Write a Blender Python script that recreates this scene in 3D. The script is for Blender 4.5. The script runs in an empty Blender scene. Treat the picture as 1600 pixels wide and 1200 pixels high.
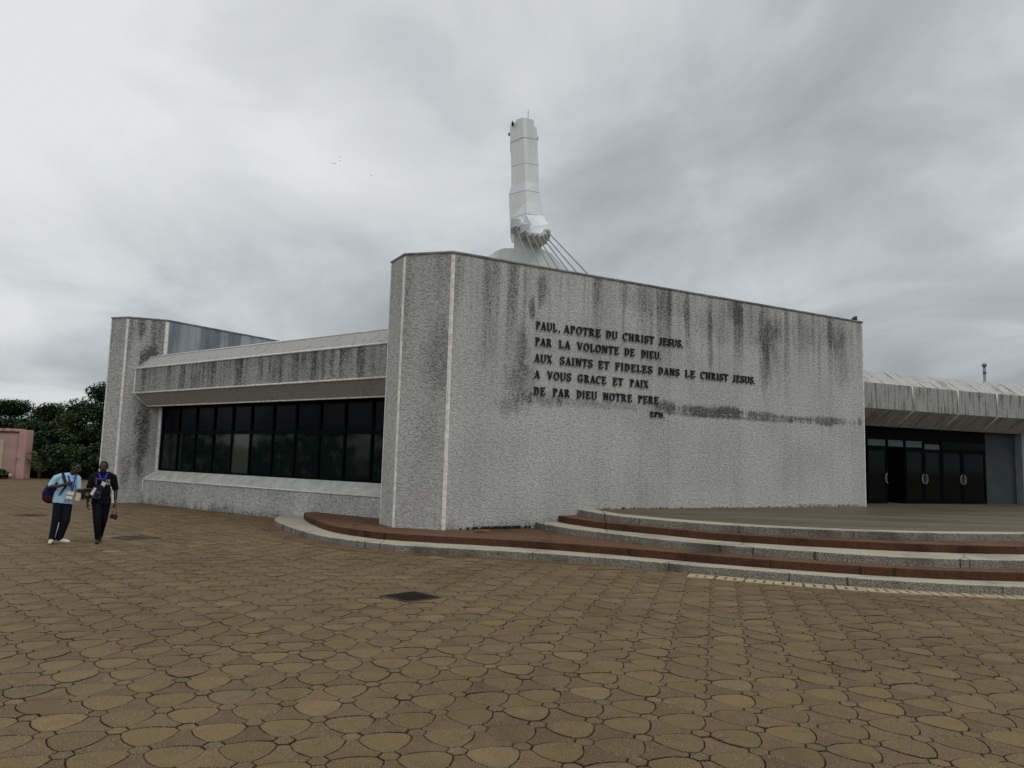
import bpy, bmesh, math, random
import numpy as np
from mathutils import Vector, Matrix
random.seed(7); rng = np.random.default_rng(7)
S = bpy.context.scene; COL = S.collection
R = math.radians
# ------------------------------------------------------------------ camera
cd = bpy.data.cameras.new("camera"); cam = bpy.data.objects.new("camera", cd); COL.objects.link(cam)
PITCH, ROLL, EYE = R(5.87), R(1.583), 1.95
cd.sensor_width = 36; cd.lens = 1155 / 1600 * 36; cd.clip_start = .05; cd.clip_end = 5000
_f = Vector((0, math.cos(PITCH), math.sin(PITCH))); _u = Vector((0, -math.sin(PITCH), math.cos(PITCH))); _x = Vector((1, 0, 0))
_x2 = _x * math.cos(ROLL) + _u * math.sin(ROLL); _u2 = _u * math.cos(ROLL) - _x * math.sin(ROLL)
M = Matrix((_x2, _u2, -_f)).transposed().to_4x4(); M.translation = (0, 0, EYE)
cam.matrix_world = M; S.camera = cam
# ------------------------------------------------------------------ sky
SUN_EL, SUN_AZ = R(52), R(128)          # azimuth clockwise from +Y
W = bpy.data.worlds.new("World"); S.world = W; W.use_nodes = True
nt = W.node_tree; nt.nodes.clear()
def wn(t, **k):
    n = nt.nodes.new(t)
    for a, b in k.items(): setattr(n, a, b)
    return n
def wmath(op, a, b=None, c=None, clamp=False):
    n = wn('ShaderNodeMath', operation=op, use_clamp=clamp)
    for i, v in enumerate((a, b, c)):
        if v is None: continue
        if isinstance(v, (int, float)): n.inputs[i].default_value = v
        else: nt.links.new(v, n.inputs[i])
    return n.outputs[0]
sky = wn('ShaderNodeTexSky', sky_type='NISHITA', sun_disc=False, sun_elevation=SUN_EL, sun_rotation=SUN_AZ)
tc = wn('ShaderNodeTexCoord'); sep = wn('ShaderNodeSeparateXYZ'); nt.links.new(tc.outputs['Generated'], sep.inputs[0])
den = wmath('MAXIMUM', wmath('ADD', sep.outputs[2], .20), .06)
cx = wmath('DIVIDE', sep.outputs[0], den); cy = wmath('DIVIDE', sep.outputs[1], den)
cmb = wn('ShaderNodeCombineXYZ'); nt.links.new(cx, cmb.inputs[0]); nt.links.new(cy, cmb.inputs[1])
def wnoise(scale, detail, rough, dist, off):
    mp = wn('ShaderNodeMapping'); mp.inputs['Location'].default_value = off; mp.inputs['Rotation'].default_value = (0, 0, .5); mp.inputs['Scale'].default_value = (1, .75, 1)
    nt.links.new(cmb.outputs[0], mp.inputs[0])
    n = wn('ShaderNodeTexNoise'); n.inputs['Scale'].default_value = scale; n.inputs['Detail'].default_value = detail
    n.inputs['Roughness'].default_value = rough; n.inputs['Distortion'].default_value = dist
    nt.links.new(mp.outputs[0], n.inputs['Vector']); return n.outputs['Fac']
n1 = wnoise(.55, 3, .5, .35, (3.2, 1.0, 0)); n2 = wnoise(1.5, 6, .55, .5, (.4, 5.2, 2))
nz = wmath('ADD', wmath('MULTIPLY', n1, .62), wmath('MULTIPLY', n2, .38))
# the cloud deck is thinner to the left (-X) and thicker to the right
lean = wmath('MULTIPLY', sep.outputs[0], -.16); nz = wmath('ADD', nz, lean); nz = wmath('SUBTRACT', nz, wmath('MULTIPLY', wmath('SUBTRACT', 1, wmath('MULTIPLY', sep.outputs[2], 4.0, clamp=True), clamp=True), .075))
nz = wmath('ADD', nz, wmath('MULTIPLY', sep.outputs[2], .24))
rp = wn('ShaderNodeValToRGB'); nz = wmath('ADD', wmath('MULTIPLY', wmath('SUBTRACT', nz, .56), 1.28), .575); nt.links.new(nz, rp.inputs[0])
el = rp.color_ramp.elements
el[0].position = .40; el[0].color = (.335, .37, .39, 1); el[1].position = .72; el[1].color = (.80, .825, .83, 1)
e = el.new(.51); e.color = (.466, .507, .53, 1); e = el.new(.60); e.color = (.64, .668, .675, 1)
skm = wn('ShaderNodeVectorMath', operation='SCALE'); nt.links.new(sky.outputs[0], skm.inputs[0]); skm.inputs['Scale'].default_value = .08
mx = wn('ShaderNodeMix', data_type='RGBA'); mx.inputs[0].default_value = .93
nt.links.new(skm.outputs[0], mx.inputs[6]); nt.links.new(rp.outputs[0], mx.inputs[7])
bg = wn('ShaderNodeBackground'); bg.inputs['Strength'].default_value = 1.0; nt.links.new(mx.outputs[2], bg.inputs[0])
wo = wn('ShaderNodeOutputWorld'); nt.links.new(bg.outputs[0], wo.inputs[0])
# ------------------------------------------------------------------ sun behind the overcast
sl = bpy.data.lights.new("sun", 'SUN'); sl.energy = .9; sl.angle = R(25); sl.color = (1, .95, .88)
so = bpy.data.objects.new("sun", sl); COL.objects.link(so); so.location = (20, -20, 40)
so.rotation_euler = (R(90) - SUN_EL, 0, math.pi - SUN_AZ)
S.view_settings.view_transform = 'Standard'; S.view_settings.look = 'None'; S.view_settings.exposure = 0; S.view_settings.gamma = 1
S.cycles.use_denoising = True; S.cycles.max_bounces = 6
# ------------------------------------------------------------------ helpers: objects
def tag(o, label=None, cat=None, group=None, kind=None):
    if label: o['label'] = label
    if cat: o['category'] = cat
    if group: o['group'] = group
    if kind: o['kind'] = kind
    return o
WM = {}
def attach(o, parent, mw):
    o.matrix_basis = mw; WM[o.name] = mw
    if parent is not None:
        o.parent = parent; o.matrix_parent_inverse = WM[parent.name].inverted()
def thing(name, label, cat, loc=(0, 0, 0), rz=0, group=None):
    o = bpy.data.objects.new(name, None); COL.objects.link(o); o.empty_display_size = .2
    attach(o, None, Matrix.Translation(loc) @ Matrix.Rotation(rz, 4, 'Z'))
    return tag(o, label, cat, group)
def link(name, me, mats, parent=None, mw=None, label=None):
    if not isinstance(mats, (list, tuple)): mats = [mats]
    for m in mats: me.materials.append(m)
    o = bpy.data.objects.new(name, me); COL.objects.link(o)
    attach(o, parent, mw if mw is not None else Matrix.Identity(4))
    if label: o['label'] = label
    return o
class MB:                                   # mesh builder in its own local frame (mw)
    def __init__(s, mw=None): s.bm = bmesh.new(); s.mw = mw if mw is not None else Matrix.Identity(4)
    def faces(s, vs, fs, mi=0, smooth=False):
        b = [s.bm.verts.new(v) for v in vs]
        for f in fs:
            try: fc = s.bm.faces.new([b[i] for i in f]); fc.material_index = mi; fc.smooth = smooth
            except ValueError: pass
        return b
    def fc(s, *a, **k): s.faces(*a, **k); return s
    def box(s, x0, y0, z0, x1, y1, z1, mi=0):
        s.faces([(x0,y0,z0),(x1,y0,z0),(x1,y1,z0),(x0,y1,z0),(x0,y0,z1),(x1,y0,z1),(x1,y1,z1),(x0,y1,z1)],
                [(3,2,1,0),(4,5,6,7),(0,1,5,4),(1,2,6,5),(2,3,7,6),(3,0,4,7)], mi); return s
    def prism(s, poly, z0, z1, mi_side=0, mi_top=0, caps=True):
        n = len(poly); area = sum(poly[i][0]*poly[(i+1)%n][1]-poly[(i+1)%n][0]*poly[i][1] for i in range(n))
        if area < 0: poly = poly[::-1]
        vs = [(p[0], p[1], z0) for p in poly] + [(p[0], p[1], z1) for p in poly]
        b = [s.bm.verts.new(v) for v in vs]
        for i in range(n):
            j = (i+1) % n; f = s.bm.faces.new((b[i], b[j], b[n+j], b[n+i])); f.material_index = mi_side
        if caps:
            f = s.bm.faces.new(b[n:]); f.material_index = mi_top
            f = s.bm.faces.new(b[:n][::-1]); f.material_index = mi_side
        return s
    def tube(s, pts, r, n=8, mi=0, caps=True):
        pts = [Vector(p) for p in pts]; rs = r if isinstance(r, (list, tuple)) else [r]*len(pts)
        rings = []
        for i, p in enumerate(pts):
            t = (pts[min(i+1, len(pts)-1)] - pts[max(i-1, 0)]).normalized()
            a = Vector((0, 0, 1)) if abs(t.z) < .9 else Vector((1, 0, 0))
            u = t.cross(a).normalized(); v = t.cross(u)
            rings.append([s.bm.verts.new(p + (u*math.cos(2*math.pi*k/n) + v*math.sin(2*math.pi*k/n))*rs[i]) for k in range(n)])
        for a, b in zip(rings, rings[1:]):
            for k in range(n):
                f = s.bm.faces.new((a[k], a[(k+1)%n], b[(k+1)%n], b[k])); f.smooth = True; f.material_index = mi
        if caps:
            for rg in (rings[0][::-1], rings[-1]):
                f = s.bm.faces.new(rg); f.material_index = mi
        return s
    def capsule(s, p0, r0, p1, r1, n=12, mi=0, sq=None):
        p0, p1 = Vector(p0), Vector(p1); d = p1 - p0; L = d.length
        t = d.normalized() if L > 1e-6 else Vector((0, 0, 1))
        a = Vector((0, 1, 0)) if abs(t.y) < .9 else Vector((1, 0, 0))
        u = a.cross(t).normalized(); v = t.cross(u)
        prof = [(-math.cos(q)*r0, math.sin(q)*r0) for q in np.linspace(.18, math.pi/2, 5)]
        prof += [(L - math.cos(q)*r1, math.sin(q)*r1) for q in np.linspace(math.pi/2, math.pi-.18, 5)]
        rings = []
        for h, rr in prof:
            ring = []
            for k in range(n):
                c, sn = math.cos(2*math.pi*k/n)*rr, math.sin(2*math.pi*k/n)*rr
                if sq: c *= sq[0]; sn *= sq[1]
                ring.append(s.bm.verts.new(p0 + t*h + u*c + v*sn))
            rings.append(ring)
        for A, B in zip(rings, rings[1:]):
            for k in range(n):
                f = s.bm.faces.new((A[k], A[(k+1)%n], B[(k+1)%n], B[k])); f.smooth = True; f.material_index = mi
        s.bm.faces.new(rings[0][::-1]).material_index = mi; s.bm.faces.new(rings[-1]).material_index = mi
        return s
    def ell(s, c, r, rot=None, n=16, mi=0):
        q = Matrix.Translation(c) @ (rot.to_4x4() if rot is not None else Matrix.Identity(4)) @ Matrix.Diagonal((r[0], r[1], r[2], 1))
        g = bmesh.ops.create_uvsphere(s.bm, u_segments=n, v_segments=n//2+2, radius=1, matrix=q)
        for v in g['verts']:
            for f in v.link_faces: f.smooth = True; f.material_index = mi
        return s
    def mesh(s, name, recalc=True):
        if recalc: bmesh.ops.recalc_face_normals(s.bm, faces=s.bm.faces)
        me = bpy.data.meshes.new(name); s.bm.to_mesh(me); s.bm.free(); return me
    def build(s, name, mats, parent=None, label=None, bevel=0, recalc=True):
        o = link(name, s.mesh(name, recalc), mats, parent, s.mw, label)
        if bevel:
            m = o.modifiers.new("bevel", 'BEVEL'); m.width = bevel; m.segments = 2; m.limit_method = 'ANGLE'; m.angle_limit = R(40)
        return o
    def remeshed(s, name, mats, parent, voxel, smooth=3, label=None):
        me = s.mesh(name, False); tmp = bpy.data.objects.new("tmp", me); COL.objects.link(tmp)
        m = tmp.modifiers.new("r", 'REMESH'); m.mode = 'VOXEL'; m.voxel_size = voxel; m.use_smooth_shade = True
        if smooth: q = tmp.modifiers.new("s", 'SMOOTH'); q.factor = .5; q.iterations = smooth
        dg = bpy.context.evaluated_depsgraph_get(); dg.update()
        out = bpy.data.meshes.new_from_object(tmp.evaluated_get(dg)); out.name = name
        bpy.data.objects.remove(tmp)
        return link(name, out, mats, parent, s.mw, label)
def frame(o, dx):                           # local frame: x along dx (horizontal), z up, origin o
    a = math.atan2(dx[1], dx[0]); return Matrix.Translation(o) @ Matrix.Rotation(a, 4, 'Z')
def catmull(p, step=.12):
    p = [Vector((a, b, 0)) for a, b in p]; p = [p[0]*2 - p[1]] + p + [p[-1]*2 - p[-2]]; out = []
    for i in range(1, len(p)-2):
        a, b, c, d = p[i-1:i+3]; n = max(2, int((c-b).length/step))
        for k in range(n):
            t = k/n; q = .5*((2*b) + (c-a)*t + (2*a-5*b+4*c-d)*t*t + (3*b-a-3*c+d)*t**3); out.append((q.x, q.y))
    out.append((p[-2].x, p[-2].y)); return out
# ------------------------------------------------------------------ helpers: materials
class NB:
    def __init__(s, name):
        s.m = bpy.data.materials.new(name); s.m.use_nodes = True; s.t = s.m.node_tree; s.t.nodes.clear()
        s.out = s.t.nodes.new('ShaderNodeOutputMaterial'); s.b = s.t.nodes.new('ShaderNodeBsdfPrincipled')
        s.t.links.new(s.b.outputs[0], s.out.inputs[0]); s.tc = s.t.nodes.new('ShaderNodeTexCoord')
        s.obj = s.tc.outputs['Object']; s.uv = s.tc.outputs['UV']
    def _in(s, sock, v):
        if v is None: return
        if hasattr(v, 'is_output'): s.t.links.new(v, sock)
        elif isinstance(v, (tuple, list)) and sock.type == 'RGBA': sock.default_value = (*v[:3], 1)
        else: sock.default_value = v
    def math(s, op, a, b=None, clamp=False):
        n = s.t.nodes.new('ShaderNodeMath'); n.operation = op; n.use_clamp = clamp
        s._in(n.inputs[0], a); s._in(n.inputs[1], b); return n.outputs[0]
    def vec(s, op, a, b):
        n = s.t.nodes.new('ShaderNodeVectorMath'); n.operation = op; s._in(n.inputs[0], a); s._in(n.inputs[1], b)
        return n.outputs['Value'] if op in ('LENGTH', 'DISTANCE', 'DOT_PRODUCT') else n.outputs[0]
    def sep(s, v):
        n = s.t.nodes.new('ShaderNodeSeparateXYZ'); s._in(n.inputs[0], v); return n.outputs
    def noise(s, v, scale=1, detail=2, rough=.5, dist=0):
        n = s.t.nodes.new('ShaderNodeTexNoise'); s._in(n.inputs['Vector'], v); n.inputs['Scale'].default_value = scale
        n.inputs['Detail'].default_value = detail; n.inputs['Roughness'].default_value = rough; n.inputs['Distortion'].default_value = dist
        return n.outputs['Fac']
    def voronoi(s, v, scale, feature='F1'):
        n = s.t.nodes.new('ShaderNodeTexVoronoi'); n.feature = feature; s._in(n.inputs['Vector'], v); n.inputs['Scale'].default_value = scale
        return n.outputs['Distance']
    def rng(s, v, a, b, c=0, d=1, kind='SMOOTHSTEP'):
        n = s.t.nodes.new('ShaderNodeMapRange'); n.interpolation_type = kind; n.clamp = True
        for i, q in enumerate((v, a, b, c, d)): s._in(n.inputs[i], q)
        return n.outputs[0]
    def mix(s, f, a, b, blend='MIX'):
        n = s.t.nodes.new('ShaderNodeMix'); n.data_type = 'RGBA'; n.blend_type = blend
        s._in(n.inputs[0], f); s._in(n.inputs[6], a); s._in(n.inputs[7], b); return n.outputs[2]
    def attr(s, name):
        n = s.t.nodes.new('ShaderNodeAttribute'); n.attribute_name = name; return n.outputs['Color']
    def bump(s, h, strength, dist):
        n = s.t.nodes.new('ShaderNodeBump'); n.inputs['Strength'].default_value = strength; n.inputs['Distance'].default_value = dist
        s._in(n.inputs['Height'], h); s.t.links.new(n.outputs[0], s.b.inputs['Normal'])
    def done(s, col, rough=.8, spec=.3, metal=0):
        s._in(s.b.inputs['Base Color'], col); s._in(s.b.inputs['Roughness'], rough)
        s.b.inputs['Specular IOR Level'].default_value = spec; s.b.inputs['Metallic'].default_value = metal; return s.m
def plain(name, col, rough=.7, spec=.3, metal=0, var=.25, scale=6, bump=0, vscale=(1, 1, 1)):
    n = NB(name); v = n.vec('MULTIPLY', n.obj, vscale); a = n.noise(v, scale, 4, .6)
    c = n.mix(n.rng(a, .3, .7), tuple(x*(1-var) for x in col), tuple(min(1, x*(1+var)) for x in col))
    if bump: n.bump(n.noise(v, scale*6, 3), bump, .01)
    return n.done(c, rough, spec, metal)
def stucco(name, base, blobs=(), ztop=6.85, zfade=3.5, amt=.9, thr=(.46, .66), grain=15, bump=1.0, dark=(.035, .037, .036), fx=2.0, low=0, contrast=.33):
    n = NB(name); p = n.obj; xyz = n.sep(p)
    g = n.math('ADD', n.math('MULTIPLY', n.noise(n.vec('MULTIPLY', p, (1, 1, 1.6)), grain, 4, .62, 0), .72), n.math('MULTIPLY', n.noise(n.vec('MULTIPLY', p, (1, 1, 1.8)), grain*.42, 2, .5, 0), .28))
    big = n.noise(p, .55, 3, .5)
    c0 = tuple(x*(1-contrast) for x in base); c1 = tuple(min(1, x*1.16) for x in base)
    col = n.mix(n.rng(g, .36, .60), c0, c1)
    col = n.mix(n.rng(big, .3, .75, 0, .30), col, tuple(x*.45 for x in base))
    s1 = n.rng(n.noise(n.vec('MULTIPLY', p, (fx, fx, .10)), 1, 4, .6), thr[0], thr[1])
    s2 = n.rng(n.noise(n.vec('MULTIPLY', p, (fx*3.4, fx*3.4, .22)), 1, 3, .6), .47, .68)
    wob = n.noise(n.vec('MULTIPLY', p, (2.4, 2.4, .6)), 1, 3, .55)
    zz = n.math('ADD', xyz[2], n.math('MULTIPLY', n.math('SUBTRACT', wob, .5), 3.0))
    mz = n.math('MAXIMUM', n.rng(zz, zfade, ztop), .16)
    st = n.math('MULTIPLY', n.math('MULTIPLY', n.math('ADD', n.math('MULTIPLY', s1, .75), n.math('MULTIPLY', s2, .4)), mz), amt)
    pn = n.math('MULTIPLY', n.math('SUBTRACT', n.noise(n.vec('MULTIPLY', p, (3.4, 3.4, 1.1)), 1, 6, .72), .5), 2.4)
    for (bx, bz, rx, rz, k) in blobs:
        q = n.vec('MULTIPLY', n.vec('SUBTRACT', p, (bx, 0, bz)), (1/rx, 0, 1/rz))
        m = n.rng(n.math('ADD', n.vec('LENGTH', q, None), pn), 1.15, .35, 0, k)
        st = n.math('ADD', st, m)
    if low:
        st = n.math('ADD', st, n.rng(n.math('ADD', xyz[2], n.math('MULTIPLY', n.math('SUBTRACT', wob, .5), .8)), low, low-.35, 0, .55))
    st = n.math('MULTIPLY', st, n.rng(g, .36, .60, 1.35, .50, 'LINEAR'))
    st = n.math('MINIMUM', st, .84)
    col = n.mix(st, col, dark)
    n.bump(g, bump, .05)
    return n.done(col, .92, .15)
def boarded(name, base, streak, fu=9, amt=.9, bump=.5, dark=(.04, .04, .037)):   # UV: u along, v across the band
    n = NB(name); w = n.noise(n.vec('MULTIPLY', n.uv, (fu, .7, 1)), 1, 4, .62)
    w2 = n.noise(n.vec('MULTIPLY', n.uv, (fu*2.2, 3.2, 1)), 1, 3, .6); sp = n.noise(n.vec('MULTIPLY', n.uv, (26, 16, 1)), 1, 2)
    col = n.mix(n.rng(sp, .3, .7), tuple(x*.8 for x in base), tuple(x*1.15 for x in base))
    st = n.math('ADD', n.rng(w, streak[0], streak[1], 0, .8), n.math('MULTIPLY', n.rng(w2, .56, .68), n.rng(sp, .45, .6)))
    col = n.mix(n.math('MINIMUM', n.math('MULTIPLY', st, amt), .92), col, dark)
    n.bump(n.math('ADD', n.math('MULTIPLY', w, .7), n.math('MULTIPLY', sp, .4)), bump, .03)
    return n.done(col, .9, .15)
# ------------------------------------------------------------------ materials
WALLC = (.555, .56, .55)
BL = [(9.6, 6.1, 2.6, .8, .26), (10.7, 5.4, .7, 1.3, .22), (6.0, 6.4, 1.5, .5, .22), (8.2, 3.5, 1.6, .22, .35), (1.95, 4.6, .25, 1.2, .22), (13.9, 5.6, .5, 1.2, .3), (1.9, 3.9, .50, .65, .42), (1.7, 3.3, .6, .35, .42), (2.2, 5.75, .12, .40, .75), (2.5, 6.3, .20, .5, .6), (1.95, 4.8, .25, .5, .35),
      (2.6, 3.5, .9, .2, .4), (4.2, 3.45, 1.6, .13, .35), (6.6, 3.52, .5, .22, .8), (7.9, 3.5, .9, .14, .6), (8.9, 3.55, .5, .2, .75), (10.2, 3.50, 1.0, .12, .7), (11.6, 3.46, .9, .10, .65),
      (13.2, 3.46, 1.2, .17, .75), (14.75, 3.5, .12, .2, .7), (9.5, 3.36, 3.6, .07, .6), (10.6, 5.9, .5, .9, .35), (10.4, 4.9, .3, .9, .4), (12.2, 6.1, .55, .7, .3),
      (13.6, 6.3, .8, .7, .35), (9.2, 6.5, .35, .45, .45), (7.3, 6.2, .12, 1.4, .5), (8.2, 5.6, .12, 1.2, .5), (2.0, 6.6, .06, .8, .4), (12.8, .8, 1.6, .05, .5), (14.2, .78, .6, .07, .5)]
m_wall = stucco("pebbledash_inscription", WALLC, BL, amt=.80, low=.55, thr=(.47, .66), zfade=3.4, grain=20)
m_pier = stucco("pebbledash_pier", (.50, .50, .485), [(.95, 4.3, .45, 1.1, .36), (.8, 2.6, .4, .7, .16), (.1, 5.2, .3, 1.1, .18)], amt=.45, grain=15, zfade=4.5)
m_pier2 = stucco("pebbledash_far_pier", (.48, .48, .475), [(.75, 5.3, .35, .6, .9), (.5, 6.5, .2, .5, .6), (1.2, 4.3, .6, .3, .5), (.8, 2.6, .30, 1.8, .75), (.3, 1.2, .2, .8, .4)], amt=.9, grain=12, zfade=2.5)
m_base = stucco("pebbledash_plinth", (.54, .54, .52), ztop=3, zfade=2, grain=13, low=.28)
m_sill = plain("sill_concrete", (.50, .50, .48), .8, var=.16, scale=3)
m_white = plain("white_trim", (.74, .73, .68), .7, var=.2, scale=9)
m_cop = plain("coping_metal", (.22, .225, .225), .5, .4, var=.4, scale=4)
m_fascia = stucco("pebbledash_fascia", (.40, .405, .395), ztop=5.2, zfade=3.0, amt=1.15, thr=(.42, .62), grain=14, fx=2.6)
m_roofL = boarded("roof_slope_left", (.38, .38, .365), (.60, .75), fu=2.2, amt=.7)
m_soffL = boarded("soffit_left", (.34, .335, .315), (.62, .8), fu=2, amt=.5)
m_fascR = boarded("fascia_right", (.36, .36, .345), (.48, .62), fu=9, amt=.75, bump=.7)
m_roofR = boarded("roof_slope_right", (.46, .46, .445), (.56, .61), fu=7, amt=.9)
m_soffR = boarded("soffit_right", (.36, .36, .34), (.48, .66), fu=6, amt=.6)
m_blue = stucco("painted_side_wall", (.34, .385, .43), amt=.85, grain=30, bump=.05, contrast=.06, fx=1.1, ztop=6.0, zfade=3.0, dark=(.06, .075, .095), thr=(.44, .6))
_n = NB("dark_glass"); m_glass = _n.done(_n.mix(_n.rng(_n.noise(_n.obj, 2.2, 5, .65), .48, .72), (.006, .012, .011), (.024, .036, .028)), .05, .18)  # mottled green put into the colour for a dim interior and reflections
m_glassup = NB("tinted_transom_glass").done((.002, .003, .006), .2, .06)  # tinted glass, coloured near black to paint in the soffit's reflection
m_blind = NB("glass_with_blind").done((.052, .062, .054), .08, .3)
m_frame = NB("dark_metal_frame").done((.0012, .0016, .0028), .6, .06)
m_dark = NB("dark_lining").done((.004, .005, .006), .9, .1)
m_roof = plain("roof_felt", (.22, .22, .21), .9)
m_letter = NB("black_letter_metal").done((.012, .014, .016), .45, .4)
m_chrome = NB("brushed_steel").done((.22, .23, .23), .45, .5, .5)
m_plate = NB("handle_plate").done((.05, .055, .055), .5, .3)
m_step = None
def stepmat(name, base, speck, dk):
    n = NB(name); f = n.noise(n.obj, 55, 2, .6); b = n.noise(n.obj, .9, 4, .6); c = n.mix(n.rng(f, .38, .62), tuple(x*(1-speck) for x in base), tuple(x*(1+speck) for x in base))
    c = n.mix(n.rng(b, .45, .75, 0, dk), c, tuple(x*.3 for x in base)); vd = n.voronoi(n.vec('ADD', n.vec('MULTIPLY', n.obj, (1, 1, .05)), n.vec('MULTIPLY', n.noise(n.obj, 3, 2), (.06, .06, 0))), .42, 'DISTANCE_TO_EDGE'); c = n.mix(n.rng(vd, .001, .006, .75, 0), c, (.02, .017, .013)); n.bump(f, .5, .012); return n.done(c, .9, .2)
m_ctop = stepmat("terrazzo_tread", (.40, .37, .295), .12, .45); m_cside = stepmat("aggregate_riser", (.225, .215, .175), .55, .9)
m_rtop = stepmat("red_tread", (.135, .073, .043), .18, .75); m_rside = stepmat("red_riser", (.088, .041, .024), .35, .9)
m_strip = stepmat("red_flush_strip", (.145, .088, .048), .15, .6)
def floormat():
    n = NB("polished_platform"); v = n.vec('MULTIPLY', n.obj, (.25, 1.4, 1)); b = n.noise(v, 1, 5, .6); f = n.noise(n.obj, 40, 2)
    c = n.mix(n.rng(b, .35, .7), (.068, .053, .028), (.150, .120, .068)); c = n.mix(n.rng(f, .4, .6, 0, .25), c, (.06, .05, .035)); return n.done(c, n.rng(b, .3, .7, .45, .7), .35)
m_plat = floormat()
def pavermat():
    n = NB("paver_concrete"); a = n.attr("paver"); f = n.noise(n.obj, 90, 2, .6); b = n.noise(n.obj, .28, 5, .6); c = n.noise(n.obj, 5, 4, .6)
    g = n.noise(n.obj, 110, 1, .5)
    col = n.mix(n.rng(f, .35, .65, 0, .45), a, n.mix(1, a, (.45, .42, .38), 'MULTIPLY'))
    col = n.mix(n.math('MULTIPLY', n.rng(g, .57, .66), n.rng(c, .30, .6, .0, .8)), col, (.34, .31, .25))
    col = n.mix(n.rng(c, .40, .72, 0, .45), col, n.mix(1, col, (.55, .50, .45), 'MULTIPLY'))
    col = n.mix(n.rng(b, .42, .70, 0, .45), col, n.mix(1, col, (.55, .52, .5), 'MULTIPLY'))
    sd = n.noise(n.obj, 1.3, 6, .7); col = n.mix(n.rng(sd, .56, .74, 0, .40), col, (.225, .180, .110)); wet = n.noise(n.vec('ADD', n.obj, (7, 3, 0)), .8, 6, .68); col = n.mix(n.rng(wet, .55, .75, 0, .55), col, (.060, .048, .030))
    n.bump(n.math('ADD', f, c), .35, .012); return n.done(col, .85, .25)
m_pave = pavermat()
m_bed = plain("joint_soil", (.016, .013, .009), .95, scale=20)
m_ground = plain("earth_ground", (.145, .105, .055), .95, scale=.6, var=.3)
def towermat():
    n = NB("white_painted_tower"); b = n.noise(n.vec('MULTIPLY', n.obj, (.8, .8, .1)), 1, 4, .5)
    c = n.mix(n.rng(b, .35, .7), (.82, .86, .87), (.66, .70, .71)); return n.done(c, .6, .3)
m_tower = towermat()
m_seam = NB("tower_joint").done((.52, .56, .57), .8); m_anchor = plain("anchor_box", (.50, .535, .545), .6, var=.15)
m_cable = NB("steel_cable").done((.20, .205, .205), .45, .5, .4)
m_black = NB("black_plastic").done((.012, .013, .015), .5, .4)
# ------------------------------------------------------------------ ground, plaza
me = bpy.data.meshes.new("ground"); q = 3000
me.from_pydata([(-q,-q,-.03),(q,-q,-.03),(q,q,-.03),(-q,q,-.03)], [], [(0,1,2,3)]); tag(link("ground", me, m_ground), kind='structure')
me = bpy.data.meshes.new("paving_bed"); me.from_pydata([(-36,-4,-.014),(26,-4,-.014),(26,49,-.014),(-36,49,-.014)], [], [(0,1,2,3)]); tag(link("paving_bed", me, m_bed), kind='structure')
C1 = [(-6.72,22.05),(-6.3,20.3),(-5.1,18.1),(-4.2,16.85),(-3.35,16.1),(-2.4,15.52),(-1.5,15.25),(.47,14.8),(2.1,14.22),(3.72,13.42),(5.3,12.78),(6.75,12.32),(8.4,12.12),(11,12.2),(14,12.9),(18,14.6),(23,18)]
FD = Vector((math.sin(R(-53.3)), math.cos(R(-53.3)), 0)); FN = Vector((-FD.y, FD.x, 0)) * -1   # facade direction, outward normal
if FN.y > 0: FN = -FN
FP = Vector((-13.35, 27.03, 0)) - FN*.0
def behind_line(x, y):
    if x < -6.8:
        p = Vector((x, y, 0)) - FP
        return x > -13.4 and p.dot(FN) < -.9 or (x <= -13.4 and x > -15 and y > 28.2)
    xs = [a for a, _ in C1]; ys = [b for _, b in C1]
    return y > np.interp(x, xs, ys) + .7
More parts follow.
